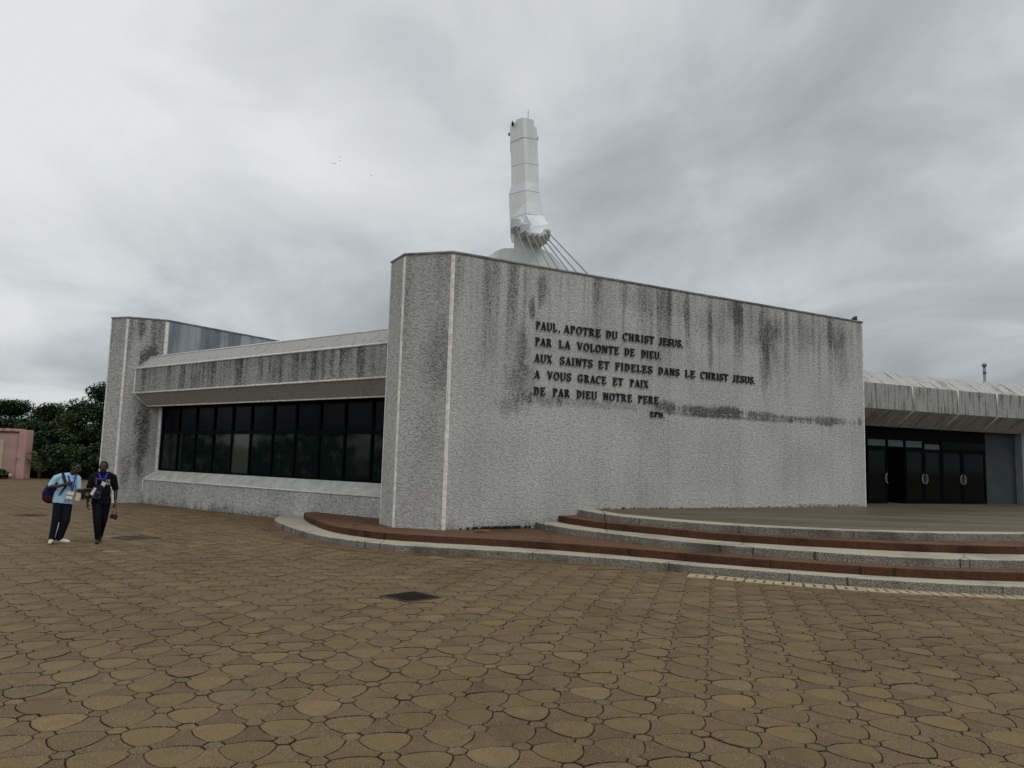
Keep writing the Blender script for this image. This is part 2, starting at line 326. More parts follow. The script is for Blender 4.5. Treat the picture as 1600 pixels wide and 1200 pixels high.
def paving():
    s, th = .452, R(14.5); o = np.array([-1.49, 5.28]); a = np.array([math.cos(th), math.sin(th)])*s
    b = np.array([math.cos(th+math.pi/3), math.sin(th+math.pi/3)])*s
    hx, sag, NA = .168, .068, 7
    V, Fc, C = [], [], []
    def arc(P, Q, side, k):
        d = Q-P; n = np.array([-d[1], d[0]])*side; ts = np.linspace(hx, 1-hx, k)
        return [P + d*t + n*sag*(1-((t-.5)/(.5-hx))**2) for t in ts]
    def add(poly, col, near):
        nonlocal V
        poly = np.array(poly); c = poly.mean(0); m = len(poly); base = len(V)
        r = np.linalg.norm(poly-c, axis=1).mean(); tiltx, tilty = rng.normal(0, .010, 2) if near else (0, 0); h0 = rng.uniform(-.003, .003)
        poly = poly + (rng.normal(0, .0015, poly.shape) if near else 0); P1 = c + (poly-c)*(1-.0098/r); P2 = c + (poly-c)*(1-.0040/r)
        zt = h0 + (P1-c)@np.array([tiltx, tilty])
        for p, z in zip(P1, zt): V.append((p[0], p[1], z))
        Fc.append(tuple(range(base, base+m))); C.append(col)
        if near:
            for p, z in zip(P2, zt): V.append((p[0], p[1], z-.0025))
            for p in P2: V.append((p[0], p[1], -.02))
            for k in range(m):
                j = (k+1) % m; Fc.append((base+k, base+m+k, base+m+j, base+j)); C.append(tuple(q*.50 for q in col))
                Fc.append((base+m+k, base+2*m+k, base+2*m+j, base+m+j)); C.append(tuple(q*.22 for q in col))
    for i in range(-130, 131):
        for j in range(-30, 125):
            p = o + a*i + b*j
            if not (-35 < p[0] < 25 and -3 < p[1] < 48): continue
            if behind_line(p[0], p[1]): continue
            near = p[1] < 24 and -22 < p[0] < 16; k = NA if near else 3
            # hexagon at the node
            t = rng.normal(0, .085); hexc = [p + (math.cos(th+q*math.pi/3)*s*hx, math.sin(th+q*math.pi/3)*s*hx)*np.array([1., 1.]) for q in range(6)]
            add(hexc, tuple(np.array((0.166, 0.119, 0.056))*(1+t)), near)
            A, B, T = p, p+a, p+b; Dn = p+a-b
            # up triangle: concave sided brown paver (the sides bow inwards)
            t = rng.normal(0, .085); up = arc(A, B, 1, k)+arc(B, T, 1, k)+arc(T, A, 1, k)
            base = np.array((0.155, 0.098, 0.050)) if rng.random() < .8 else np.array((0.166, 0.109, 0.050))
            add(up, tuple(base*(1+t)), near)
            # down triangle: bulging tan paver
            t = rng.normal(0, .085); dn = arc(B, A, -1*-1, k)
            dn = arc(A, Dn, -1, k) + arc(Dn, B, -1, k) + arc(B, A, -1, k)
            u = rng.random(); base = np.array((0.180, 0.124, 0.053))
            if u < .008 and p[1] > 7.5: base = np.array((.265, .215, .145)); 
            elif u < .06: base = np.array((0.211, 0.150, 0.073))
            elif u < .12: base = np.array((0.158, 0.119, 0.058))
            add(dn, tuple(base*(1+t)), near)
    me = bpy.data.meshes.new("plaza_paving"); me.from_pydata(V, [], Fc)
    at = me.color_attributes.new("paver", 'FLOAT_COLOR', 'CORNER')
    ln = np.array([len(f) for f in Fc]); cc = np.repeat(np.clip(np.array(C), .01, 1), ln, axis=0); cc = np.hstack([cc, np.ones((len(cc), 1))])
    at.data.foreach_set("color", cc.astype(np.float32).ravel())
    return tag(link("plaza_paving", me, m_pave), kind='structure')
paving()
# ------------------------------------------------------------------ steps
R1 = [(-5.85,21.45),(-5.42,20.2),(-4.40,18.1),(-3.6,17.08),(-2.63,16.35),(-1.55,16.0),(-.5,15.76),(.48,15.47),(2.2,14.75),(3.87,13.85),(5.45,13.2),(7.0,12.78),(8.75,12.70),(11,12.9),(14,13.6),(18,15.3),(22.5,18.3)]
C2 = [(.62,18.75),(.75,18.2),(.95,17.75),(1.36,17.0),(2.15,16.05),(3.14,15.0),(4.0,14.38),(4.83,13.95),(5.65,13.6),(6.4,13.28),(7.2,13.1),(8.08,13.07),(9.04,13.16),(11,13.6),(14,14.6),(18,16.6),(21.5,19)]
R2 = [(1.2,19.0),(1.4,18.3),(1.9,17.4),(2.5,16.65),(3.36,15.9),(4.2,15.15),(5.1,14.72),(6.0,14.42),(7.73,14.05),(9.72,14.13),(12,14.8),(15,16.1),(20.5,19.6)]
C3 = [(1.75,19.3),(1.95,18.4),(2.5,17.1),(3.39,16.12),(4.3,15.46),(5.2,15.08),(6.15,14.86),(7.14,14.75),(8.13,14.75),(9.23,14.89),(10.45,15.2),(13,16.2),(16,17.7),(20,20.5)]
C3I = [(2.2,19.5),(2.6,18.0),(3.5,16.8),(4.6,15.95),(5.6,15.48),(6.6,15.26),(7.6,15.18),(8.6,15.2),(9.6,15.4),(10.84,15.72),(13,16.75),(16,18.25),(20,21.1)]
steps = thing("entrance_steps", "broad curved entrance steps of red and pale concrete tiers", "steps", (5, 15, 0))
def tier(name, curve, close, z0, z1, top, side, rough=.006):
    pts = catmull(curve, .07); pl = []
    for k, (x, y) in enumerate(pts): pl.append((x + random.gauss(0, rough), y + random.gauss(0, rough)))
    return MB().prism(pl + close, z0, z1, 1, 0).build(name, [top, side], steps, bevel=.014)
tier("concrete_step", C1, [(24,30),(0,24),(-5,23.3)], -.02, .15, m_ctop, m_cside, .012)
tier("red_step", R1, [(23.5,30),(0,24),(-4.5,22.6)], -.01, .30, m_rtop, m_rside)
tier("concrete_step", C2, [(24,29.5),(12,26),(1.2,19.4)], 0, .45, m_ctop, m_cside, .012)
tier("red_step", R2, [(24,29),(12,26),(1.8,19.6)], .01, .60, m_rtop, m_rside)
tier("concrete_kerb", C3, [(24,28.9),(12,26),(2.6,19.9)], .02, .75, m_ctop, m_cside, .012)
MB().prism(catmull(C3I, .2) + [(25,33.5),(11.2,26.5),(3.0,20.0)], .70, .756).build("platform", m_plat, steps)
SF = [(-7.75,22.75),(-7.2,20.9),(-6.02,18.8),(-5.18,17.4),(-4.56,16.65),(-3.97,16.0),(-3.03,15.4),(-2.17,15.13),(-.6,14.85),(.4,14.6),(1.6,14.2)]
fl = catmull(SF, .15) + [(2.0,14.5),(-1,15.4),(-3,16.2),(-5,18.6),(-6.3,21),(-6.7,22.6)]
tag(MB().prism(fl, -.02, .010).build("red_paving_strip", m_strip), kind='structure')
# drain covers: pale slotted slabs along the foot of the lowest step
m_slab = plain("drain_slab", (.40, .325, .215), .85, var=.18, scale=7)
dl = catmull([(3.19-.05,13.16),(3.61,12.98),(4.03,12.78),(4.44,12.59),(4.86,12.43),(5.32,12.28),(5.74,12.14),(6.21,12.04),(6.67,11.97),(7.15,11.92),(7.59,11.87),(8.07,11.8),(9,11.75),(10.2,11.78)], .02)
acc, cuts = 0, [dl[0]]
for p, qn in zip(dl, dl[1:]):
    acc += math.dist(p, qn)
    if acc >= .47: cuts.append(qn); acc = 0
nsl = len(cuts)-1; ORD = ["leftmost", "second", "third", "fourth", "fifth", "sixth", "seventh", "eighth", "ninth", "tenth", "eleventh", "twelfth", "thirteenth", "fourteenth", "fifteenth", "sixteenth", "seventeenth"]
slabmesh = None
for k in range(nsl):
    p, qn = Vector((*cuts[k], 0)), Vector((*cuts[k+1], 0)); d = (qn-p); L = d.length - .014
    if slabmesh is None:
        mb = MB(); w = .40; L0 = .440; sx = [.12, .168, .272, .32]; y0, y1 = .06, .33
        xs = [0, sx[0], sx[1], sx[2], sx[3], L0]
        for i in range(5):
            if i in (1, 3):
                mb.box(xs[i], 0, -.03, xs[i+1], y0, .012); mb.box(xs[i], y1, -.03, xs[i+1], w, .012); mb.box(xs[i], y0, -.03, xs[i+1], y1, -.026, 1)
            else: mb.box(xs[i], 0, -.03, xs[i+1], w, .012)
        slabmesh = mb.mesh("drain_cover"); slabmesh.materials.append(m_slab); slabmesh.materials.append(m_bed)
    o = bpy.data.objects.new("drain_cover", slabmesh); COL.objects.link(o)
    o.matrix_basis = frame((p.x, p.y, 0 + .002*(k % 2)), d)
    lab = "pale slotted drain slab by the lowest step, %s of the row from the left" % ORD[k] if k else "pale slotted drain slab by the lowest step, leftmost of the row"
    tag(o, lab, "drain cover", "drain slabs along the lowest step")
# ------------------------------------------------------------------ cathedral
cath = thing("cathedral", "grey pebbledash cathedral with tall fin walls, dark window band and raised inscription", "cathedral", (-1.49, 17.3, 0))
def V2(p): return Vector((p[0], p[1], 0))
def poly_local(mw, pts):
    inv = mw.inverted(); return [tuple((inv @ Vector((p[0], p[1], 0))).to_2d()) for p in pts]
TOP = 6.85; A_, D_ = V2((-1.49, 17.3)), V2((11.68, 24.42)); B_, E_ = V2((-2.70, 17.63)), V2((-3.145, 18.40))
wd = (D_-A_).normalized(); wn_ = Vector((-wd.y, wd.x, 0)); th = (E_-A_).dot(wn_)
A2, D2 = A_ + wn_*th, D_ + wn_*th
fw = frame(A_, wd)
iw = MB(fw).prism(poly_local(fw, [A_, D_, D2, A2]), 0, TOP).build("inscription_wall", m_wall, cath)
fp = frame(B_, A_-B_)
pier = MB(fp).prism(poly_local(fp, [E_, B_, A_, A2]), 0, TOP).build("corner_pier", m_pier, cath)
def strip(p, d1, d2, parent, w=.055, z0=0, z1=TOP, proud=.012, name="corner_strip"):
    # white bead wrapped round a vertical edge; d1,d2 = directions of the two faces leaving the edge
    d1, d2 = d1.normalized(), d2.normalized(); out = -(d1+d2).normalized()
    c = p + out*proud*1.3
    MB().prism([tuple((c + d1*w).to_2d()), tuple(c.to_2d()), tuple((c + d2*w).to_2d()), tuple((p - out*.05).to_2d())], z0, z1).build(name, m_white, parent)
strip(A_, B_-A_, wd, pier, .052, z1=TOP-.06); strip(B_, A_-B_, E_-B_, pier, .045, z1=TOP-.06); strip(E_, B_-E_, wd, pier, .03, z1=TOP-.06); strip(D_, -wd, wn_, iw, .035, z1=TOP-.06)
def coping(pts, parent, z=TOP, o=.03, h=.045):
    pts = [V2(p) for p in pts]; c = sum(pts, Vector())/len(pts); n = len(pts); out = []
    for i, p in enumerate(pts):
        a = (p-pts[i-1]).normalized(); b = (pts[(i+1) % n]-p).normalized(); nn = (Vector((a.y, -a.x, 0)) + Vector((b.y, -b.x, 0)))
        nn = nn/ max(.3, nn.length_squared)*2
        if nn.dot(p-c) < 0: nn = -nn
        out.append(tuple((p + nn*o).to_2d()))
    MB().prism(out, z-.005, z+h).build("coping", m_cop, parent, bevel=.01)
coping([A_, D_, D2, E_, B_], iw)
# -------- raised letters
def glyph(ch):
    T, t, sv = .145, .062, .05
    P = []
    def rect(x0, y0, x1, y1): P.append([(x0,y0),(x1,y0),(x1,y1),(x0,y1)])
    def diag(xa, ya, xb, yb, w): P.append([(xa-w/2,ya),(xa+w/2,ya),(xb+w/2,yb),(xb-w/2,yb)])
    def ser(xc, y, w=.32): rect(xc-w/2, y if y < .5 else y-sv, xc+w/2, y+sv if y < .5 else y)
    def ring(cx, cy, rx, ry, a0, a1, tx=T, ty=t, k=14):
        for i in range(k):
            u, v = R(a0+(a1-a0)*i/k), R(a0+(a1-a0)*(i+1)/k)
            P.append([(cx+rx*math.cos(u), cy+ry*math.sin(u)), (cx+rx*math.cos(v), cy+ry*math.sin(v)),
                      (cx+(rx-tx)*math.cos(v), cy+(ry-ty)*math.sin(v)), (cx+(rx-tx)*math.cos(u), cy+(ry-ty)*math.sin(u))])
    def stem(x, y0=0, y1=1, w=T, s0=True, s1=True):
        rect(x-w/2, y0, x+w/2, y1)
        if s0: ser(x, y0)
        if s1: ser(x, y1)
    w = .72
    if ch == 'I': stem(.2); w = .4
    elif ch in 'PR':
        stem(.2); ring(.27, .73, .36, .27, -90, 90)
        rect(.2, .93, .3, 1); rect(.2, .46, .3, .53); w = .68
        if ch == 'R': diag(.42, .5, .68, 0, T); ser(.70, 0, .22); w = .82
    elif ch == 'D': stem(.2); ring(.27, .5, .46, .5, -90, 90, k=18); rect(.2, .93, .3, 1); rect(.2, 0, .3, .07); w = .78
    elif ch == 'O': ring(.40, .5, .38, .52, 0, 360, k=24); w = .8
    elif ch in 'CG':
        ring(.42, .5, .40, .52, 48, 312, k=20); rect(.64, .68, .70, .98); w = .76
        if ch == 'G': rect(.56, .03, .56+.15, .45); rect(.46, .41, .80, .47); w = .84
    elif ch == 'U': stem(.2, .3, 1, T, False); ring(.435, .32, .32, .34, 180, 360, tx=.12); rect(.68, .3, .75, 1); ser(.715, 1, .26); w = .86
    elif ch == 'J': stem(.32, .15, 1, T, False); ring(.20, .15, .207, .24, 180, 360, tx=.12); w = .52
    elif ch == 'S': ring(.33, .745, .29, .275, 25, 250, tx=.12, ty=.09); ring(.33, .26, .30, .28, 70, -155, tx=.12, ty=.09); diag(.25, .60, .42, .42, .2); rect(.54, .72, .60, .98); rect(.05, .02, .11, .28); w = .66
    elif ch == 'A': diag(.12, 0, .38, 1, .08); diag(.66, 0, .40, 1, T); rect(.22, .30, .58, .36); ser(.12, 0, .24); ser(.66, 0, .28); w = .78
    elif ch == 'V': diag(.38, 0, .14, 1, T); diag(.40, 0, .66, 1, .08); ser(.14, 1, .28); ser(.66, 1, .24); w = .78
    elif ch == 'X': diag(.66, 0, .14, 1, T); diag(.12, 0, .64, 1, .08); [ser(x, y, .25) for x in (.13, .66) for y in (0, 1)]; w = .78
    elif ch == 'N': rect(.12, 0, .20, 1); rect(.66, 0, .74, 1); diag(.68, 0, .20, 1, .19); ser(.16, 0, .24); ser(.14, 1, .24); ser(.70, 1, .24); w = .84
    elif ch == 'H': stem(.2); stem(.66); rect(.2, .47, .66, .54); w = .86
    elif ch in 'EF':
        stem(.2, s0=True); rect(.2, .93, .62, 1); rect(.2, .48, .50, .55); rect(.57, .76, .63, .95); rect(.46, .40, .51, .63); w = .68
        if ch == 'E': rect(.2, 0, .64, .07); rect(.59, .05, .66, .26); w = .72
    elif ch == 'L': stem(.2); rect(.2, 0, .60, .07); rect(.55, .05, .62, .28); w = .66
    elif ch == 'T': stem(.36, s1=False); rect(.02, .93, .70, 1); rect(.02, .74, .08, .95); rect(.64, .74, .70, .95); w = .72
    elif ch == '.': rect(.05, 0, .19, .13); w = .26
    elif ch == ',': rect(.05, 0, .19, .13); diag(.06, -.15, .14, .04, .07); w = .26
    return P, w
def inscription(words, z, h, name, label):
    mb = MB(fw); y = -.004
    for txt, x0, x1 in words:
        gl = [glyph(c) for c in txt]; nat = sum(g[1] for g in gl); gap = .10; tot = nat + gap*(len(gl)-1)
        k = (x1-x0)/tot; x = x0
        for P, w in gl:
            for i, poly in enumerate(P):
                dep = .040 + .0007*(i % 9); n = len(poly); pts = [(x+px*k, z+pz*h) for px, pz in poly]
                vs = [(a, y, b) for a, b in pts] + [(a, y-dep, b) for a, b in pts]
                mb.faces(vs, [tuple(range(n)), tuple(range(2*n-1, n-1, -1))] + [(j, (j+1) % n, n+(j+1) % n, n+j) for j in range(n)])
            x += (w+gap)*k
    return mb.build(name, m_letter, iw, label)
LN = [([("PAUL", 2.32, 2.95), (",", 3.0, 3.05), ("APOTRE", 3.15, 4.31), ("DU", 4.48, 4.86), ("CHRIST", 5.03, 6.10), ("JESUS,", 6.29, 7.15)], 5.25, .2),
      ([("PAR", 2.31, 2.80), ("LA", 3.01, 3.36), ("VOLONTE", 3.57, 4.92), ("DE", 5.09, 5.44), ("DIEU.", 5.66, 6.37)], 4.84, .2),
      ([("AUX", 2.30, 2.82), ("SAINTS", 3.05, 4.07), ("ET", 4.25, 4.60), ("FIDELES", 4.79, 6.06), ("DANS", 6.26, 7.02), ("LE", 7.22, 7.60), ("CHRIST", 7.80, 8.86), ("JESUS.", 9.05, 9.97)], 4.42, .2),
      ([("A", 2.31, 2.47), ("VOUS", 2.69, 3.41), ("GRACE", 3.61, 4.51), ("ET", 4.72, 5.06), ("PAIX", 5.29, 5.92)], 4.01, .2),
      ([("DE", 2.30, 2.64), ("PAR", 2.86, 3.38), ("DIEU", 3.58, 4.22), ("NOTRE", 4.41, 5.37), ("PERE", 5.57, 6.28)], 3.59, .2),
      ([("EPH.", 5.99, 6.50)], 3.23, .135)]
for ws, z, h in LN:
    k = 0
    while k < len(ws):
        grp = ws[k:k+2] if k+1 < len(ws) and ws[k+1][0] == ',' else ws[k:k+1]; k += len(grp)
        inscription(grp, z, h, "inscription_word", "raised black letters reading %s" % "".join(g[0] for g in grp))
# -------- left fin
LE, LB, LA, LK = V2((-15.164, 27.553)), V2((-14.42, 27.281)), V2((-13.144, 27.732)), V2((-10.589, 31.703))
ld = (LK-LA).normalized(); ln_ = Vector((-ld.y, ld.x, 0)); lt = (LE-LA).dot(ln_); LD = LA + ld*15; LA2, LD2 = LA+ln_*lt, LD+ln_*lt
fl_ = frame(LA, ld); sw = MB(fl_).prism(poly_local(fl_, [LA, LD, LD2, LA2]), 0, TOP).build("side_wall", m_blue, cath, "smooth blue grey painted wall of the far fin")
fl2 = frame(LB, LA-LB); pier2 = MB(fl2).prism(poly_local(fl2, [LE, LB, LA, LA2]), 0, TOP).build("corner_pier", m_pier2, cath)
strip(LA, LB-LA, ld, pier2, .065, z1=TOP-.06); strip(LB, LA-LB, LE-LB, pier2, .05, z1=TOP-.06); strip(LE, LB-LE, ld, pier2, .05, z1=TOP-.06)
coping([LA, LD, LD2, LE, LB], sw)
# -------- window band between the fins: a long profile swept along FD
def P3(along, out, z): v = FP + FD*along + FN*out; return (v.x, v.y, z)
nose = (LA-LB).normalized(); nn = Vector((nose.y, -nose.x, 0))
def endL(out):                              # where a line at this offset meets the far pier's face
    o = FP + FN*out; t = (LB - o).dot(nn)/FD.dot(nn); return t - .005
ENDR = -14.0
def band(name, prof, mats, parent, close=True, thick=.12, uvs=True, z_uv=True, label=None):
    # prof: list of (out,z); a ribbon given thickness inward, UV u=along, v=across
    bm = bmesh.new(); uvl = bm.loops.layers.uv.new("UVMap"); N = 40; v = 0; L = [0]
    for a, b in zip(prof, prof[1:]): L.append(L[-1] + math.dist(a, b))
    cols = []
    for i in range(N+1):
        col = []
        for (o, z) in prof:
            a0 = endL(o); al = a0 + (ENDR-a0)*i/N; col.append((bm.verts.new(P3(al, o, z)), al))
        cols.append(col)
    m = len(prof)
    for i in range(N):
        for k in range(m-1):
            f = bm.faces.new((cols[i][k][0], cols[i][k+1][0], cols[i+1][k+1][0], cols[i+1][k][0])); f.material_index = min(k, len(mats)-1) if isinstance(mats, list) else 0
            for lp, (ii, kk) in zip(f.loops, ((i, k), (i, k+1), (i+1, k+1), (i+1, k))): lp[uvl].uv = (cols[ii][kk][1], L[kk])
    for col in (cols[0], cols[-1]):
        if m > 3: bm.faces.new([c[0] for c in col])
    bmesh.ops.recalc_face_normals(bm, faces=bm.faces)
    me = bpy.data.meshes.new(name); bm.to_mesh(me); bm.free()
    return link(name, me, mats if isinstance(mats, list) else [mats], parent, None, label)
bw = band("plinth_wall", [(-1.3, -.02), (-.335, -.02), (-.335, .85), (-1.3, .85), (-1.3, -.02)], [m_base], cath)
sill = band("window_sill", [(-1.2, .852), (-.335, .852), (-.335, .875), (-.70, 1.205), (-1.2, 1.205), (-1.2, .852)], [m_sill], cath)
canL = band("window_canopy", [(-.30, 5.42), (.12, 4.945), (.12, 4.035), (-.29, 3.575), (-1.25, 3.575), (-1.25, 5.42), (-.30, 5.42)], [m_roofL, m_fascia, m_soffL, m_dark, m_dark, m_roof], cath)
def bead(pts, parent, r=.022, name="edge_trim"):
    MB().tube(pts, r, 6).build(name, m_white, parent)
for o, z, r in ((-.30, 5.43, .025), (.13, 4.95, .032), (.13, 4.035, .03), (-.28, 3.57, .024)):
    bead([P3(endL(o)-.02, o, z), P3(ENDR, o, z)], canL, r)
e_ = lambda o, z: P3(endL(o)-.03, o+.004, z)
bead([e_(-.30, 5.42), e_(.12, 4.95), e_(.12, 4.035), e_(-.29, 3.575)], canL, .036)
bead([P3(endL(-.33)-.02, -.325, .868), P3(ENDR, -.325, .868)], sill, .026)
bead([e_(-.335, .02), e_(-.335, .868), e_(-.70, 1.21), e_(-.70, 3.57)], sill, .034)
wz0, wz1, wzt = 1.205, 3.575, 2.62; wo = -.78
# vertical reveals and dark back
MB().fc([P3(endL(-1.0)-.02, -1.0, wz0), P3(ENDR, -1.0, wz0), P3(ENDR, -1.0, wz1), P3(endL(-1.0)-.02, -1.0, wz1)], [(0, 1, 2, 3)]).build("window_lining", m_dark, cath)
def along_at_px(alist): return alist
WX = [-.62, -1.72, -2.72, -3.68, -4.58, -5.52, -6.45, -7.33, -8.20, -9.10, -9.98]
WX = []
import itertools
def ray_along(px, py=690, out=wo):          # along-coordinate where the sight line of a measured mullion meets the window plane
    d = _x2*(px-800) - _u2*(py-600) + _f*1155; o = FP + FN*out; t = FN.dot(o - Vector((0, 0, EYE)))/FN.dot(d)
    return (Vector((0, 0, EYE)) + d*t - o).dot(FD)
WX = [round(ray_along(p), 3) for p in (279, 306, 334, 363, 392, 426.5, 462, 500, 539, 582)]
WX = [WX[0] + (WX[0]-WX[1])] + WX + [WX[-1] - .95, WX[-1] - 1.9]
for k, (a, b) in enumerate(zip(WX, WX[1:])):
    mb = MB(); fr = .035
    def bar(a0, a1, z0, z1, dep=.05):
        vs = [P3(a0, wo+dep, z0), P3(a1, wo+dep, z0), P3(a1, wo+dep, z1), P3(a0, wo+dep, z1), P3(a0, wo-dep, z0), P3(a1, wo-dep, z0), P3(a1, wo-dep, z1), P3(a0, wo-dep, z1)]
        mb.faces(vs, [(0, 1, 2, 3), (7, 6, 5, 4), (0, 4, 5, 1), (1, 5, 6, 2), (2, 6, 7, 3), (3, 7, 4, 0)])
    bar(a-.002, a-fr, wz0, wz1); bar(b+fr, b+.002, wz0, wz1); bar(a-fr, b+fr, wz0, wz0+.07, .048); bar(a-fr, b+fr, wz1-.08, wz1, .048); bar(a-fr, b+fr, wzt-.05, wzt+.05, .049)
    w = mb.build("window", m_frame, cath)
    for nm, z0, z1, mt in (("pane", wz0+.07, wzt-.05, m_glass), ("transom_pane", wzt+.05, wz1-.08, m_glassup)):
        if nm == "pane" and k == 4: mt = m_blind
        jit = random.uniform(-.012, .012)
        MB().fc([P3(a-fr, wo-.0, z0), P3(b+fr, wo+jit, z0), P3(b+fr, wo+jit*.6, z1), P3(a-fr, wo+.0, z1)], [(0, 1, 2, 3)]).build(nm, mt, w, "paler pane with a drawn blind" if mt is m_blind else None)
# roof over the hall behind the band
rf = [P3(endL(-.3)-.3, -.9, 0), P3(ENDR+.2, -.9, 0), (A2+wd*3+wn_*.05).to_tuple(), (D2 + wn_*.05).to_tuple(), (14, 34, 0), (4, 50, 0), (LD - ln_*.1).to_tuple(), (LA - ln_*.1 + ld*1.2).to_tuple()]
MB().prism([(p[0], p[1]) for p in rf], 5.0, 5.30).build("hall_roof", m_roof, cath)
# -------- entrance canopy
CF = [V2(p) for p in ((11.35,24.92), (14.25,26.17), (16.45,27.14), (18.40,27.92), (20.4,28.62), (22.5,29.3), (25,30.0), (28,30.6))]
def cn(i):
    a = (CF[min(i+1, len(CF)-1)]-CF[max(i-1, 0)]).normalized(); n = Vector((a.y, -a.x, 0)); return n if n.y < 0 else -n
CPROF = [(-.75, 5.50), (0, 4.955), (0, 4.075), (-.72, 3.52), (-1.35, 3.50), (-1.5, 5.50)]
def cpt(i, o, z): v = CF[i] + cn(i)*o; return (v.x, v.y, z)
bm = bmesh.new(); uvl = bm.loops.layers.uv.new("UVMap"); Lp = [0]
for a, b in zip(CPROF, CPROF[1:]): Lp.append(Lp[-1]+math.dist(a, b))
al = 0; rows = []
for i in range(len(CF)):
    if i: al += (CF[i]-CF[i-1]).length
    rows.append([(bm.verts.new(cpt(i, o, z)), al, Lp[k]) for k, (o, z) in enumerate(CPROF)])
for i in range(len(CF)-1):
    for k in range(len(CPROF)):
        k2 = (k+1) % len(CPROF); f = bm.faces.new([rows[i][k][0], rows[i][k2][0], rows[i+1][k2][0], rows[i+1][k][0]]); f.material_index = [0, 1, 2, 3, 3, 3][k]
        for lp, (ii, kk) in zip(f.loops, ((i, k), (i, k2), (i+1, k2), (i+1, k))):
            sl_ = .55 if k == 0 else (-.35 if k == 2 else 0)   # board marks lean down the slopes
            lp[uvl].uv = (rows[ii][kk][1] - sl_*0, rows[ii][kk][2])
bm.faces.new([r[0] for r in rows[0]]); bm.faces.new([r[0] for r in rows[-1]][::-1])
bmesh.ops.recalc_face_normals(bm, faces=bm.faces); me = bpy.data.meshes.new("entrance_canopy"); bm.to_mesh(me); bm.free()
canR = link("entrance_canopy", me, [m_roofR, m_fascR, m_soffR, m_dark], cath)
for i in range(1, 6):
    o = .012; MB().tube([cpt(i, -.01+.0, 4.93), cpt(i, o, 4.90), cpt(i, o, 4.075), cpt(i, -.70, 3.53)], .036, 6).build("seam_strip", m_white, canR)
# -------- entrance: door wall set back under the canopy
EO = -1.0
def ept(s_, o, z):                          # s_ metres along the canopy line from CF[0]
    acc = 0
    for i in range(len(CF)-1):
        L = (CF[i+1]-CF[i]).length
        if acc + L >= s_ or i == len(CF)-2:
            t = (s_-acc)/L; p = CF[i].lerp(CF[i+1], t); n = (cn(i)*(1-t) + cn(i+1)*t).normalized(); v = p + n*o; return Vector((v.x, v.y, z))
        acc += L
PZ = .756
def s_of(px, py=745, out=EO):
    best = None
    for s_ in np.arange(0, 16, .02):
        v = ept(s_, out, 0); d = v - Vector((0, 0, 0)); c = (M.inverted() @ Vector((v.x, v.y, 2))); x = 800 + 1155*c.x/-c.z
        if best is None or abs(x-px) < best[0]: best = (abs(x-px), s_)
    return best[1]
def slabq(mb, s0, s1, z0, z1, o0, o1, mi=0):
    a, b = ept(s0, o0, z0), ept(s1, o0, z0); c, d = ept(s1, o1, z0), ept(s0, o1, z0); up = Vector((0, 0, z1-z0))
    mb.faces([a, b, c, d, a+up, b+up, c+up, d+up], [(3, 2, 1, 0), (4, 5, 6, 7), (0, 1, 5, 4), (1, 2, 6, 5), (2, 3, 7, 6), (3, 0, 4, 7)], mi)
SX = {p: float(s_of(p)) for p in (1354, 1386, 1414, 1443, 1471, 1503, 1540, 1588)}
mb = MB(); 
for a in np.arange(.3, SX[1540]-.01, .25): slabq(mb, a, min(a+.25, SX[1540]), 2.785, 3.53, EO-.12, EO-.025)
mb.build("door_lintel", m_frame, cath)
m_dglass = NB('door_glass').done((.0025, .004, .0045), .06, .10)
m_tpane = NB("transom_glass").done((.030, .036, .038), .08, .6)
edges = [1354, 1386, 1414, 1443, 1471, 1503, 1540]
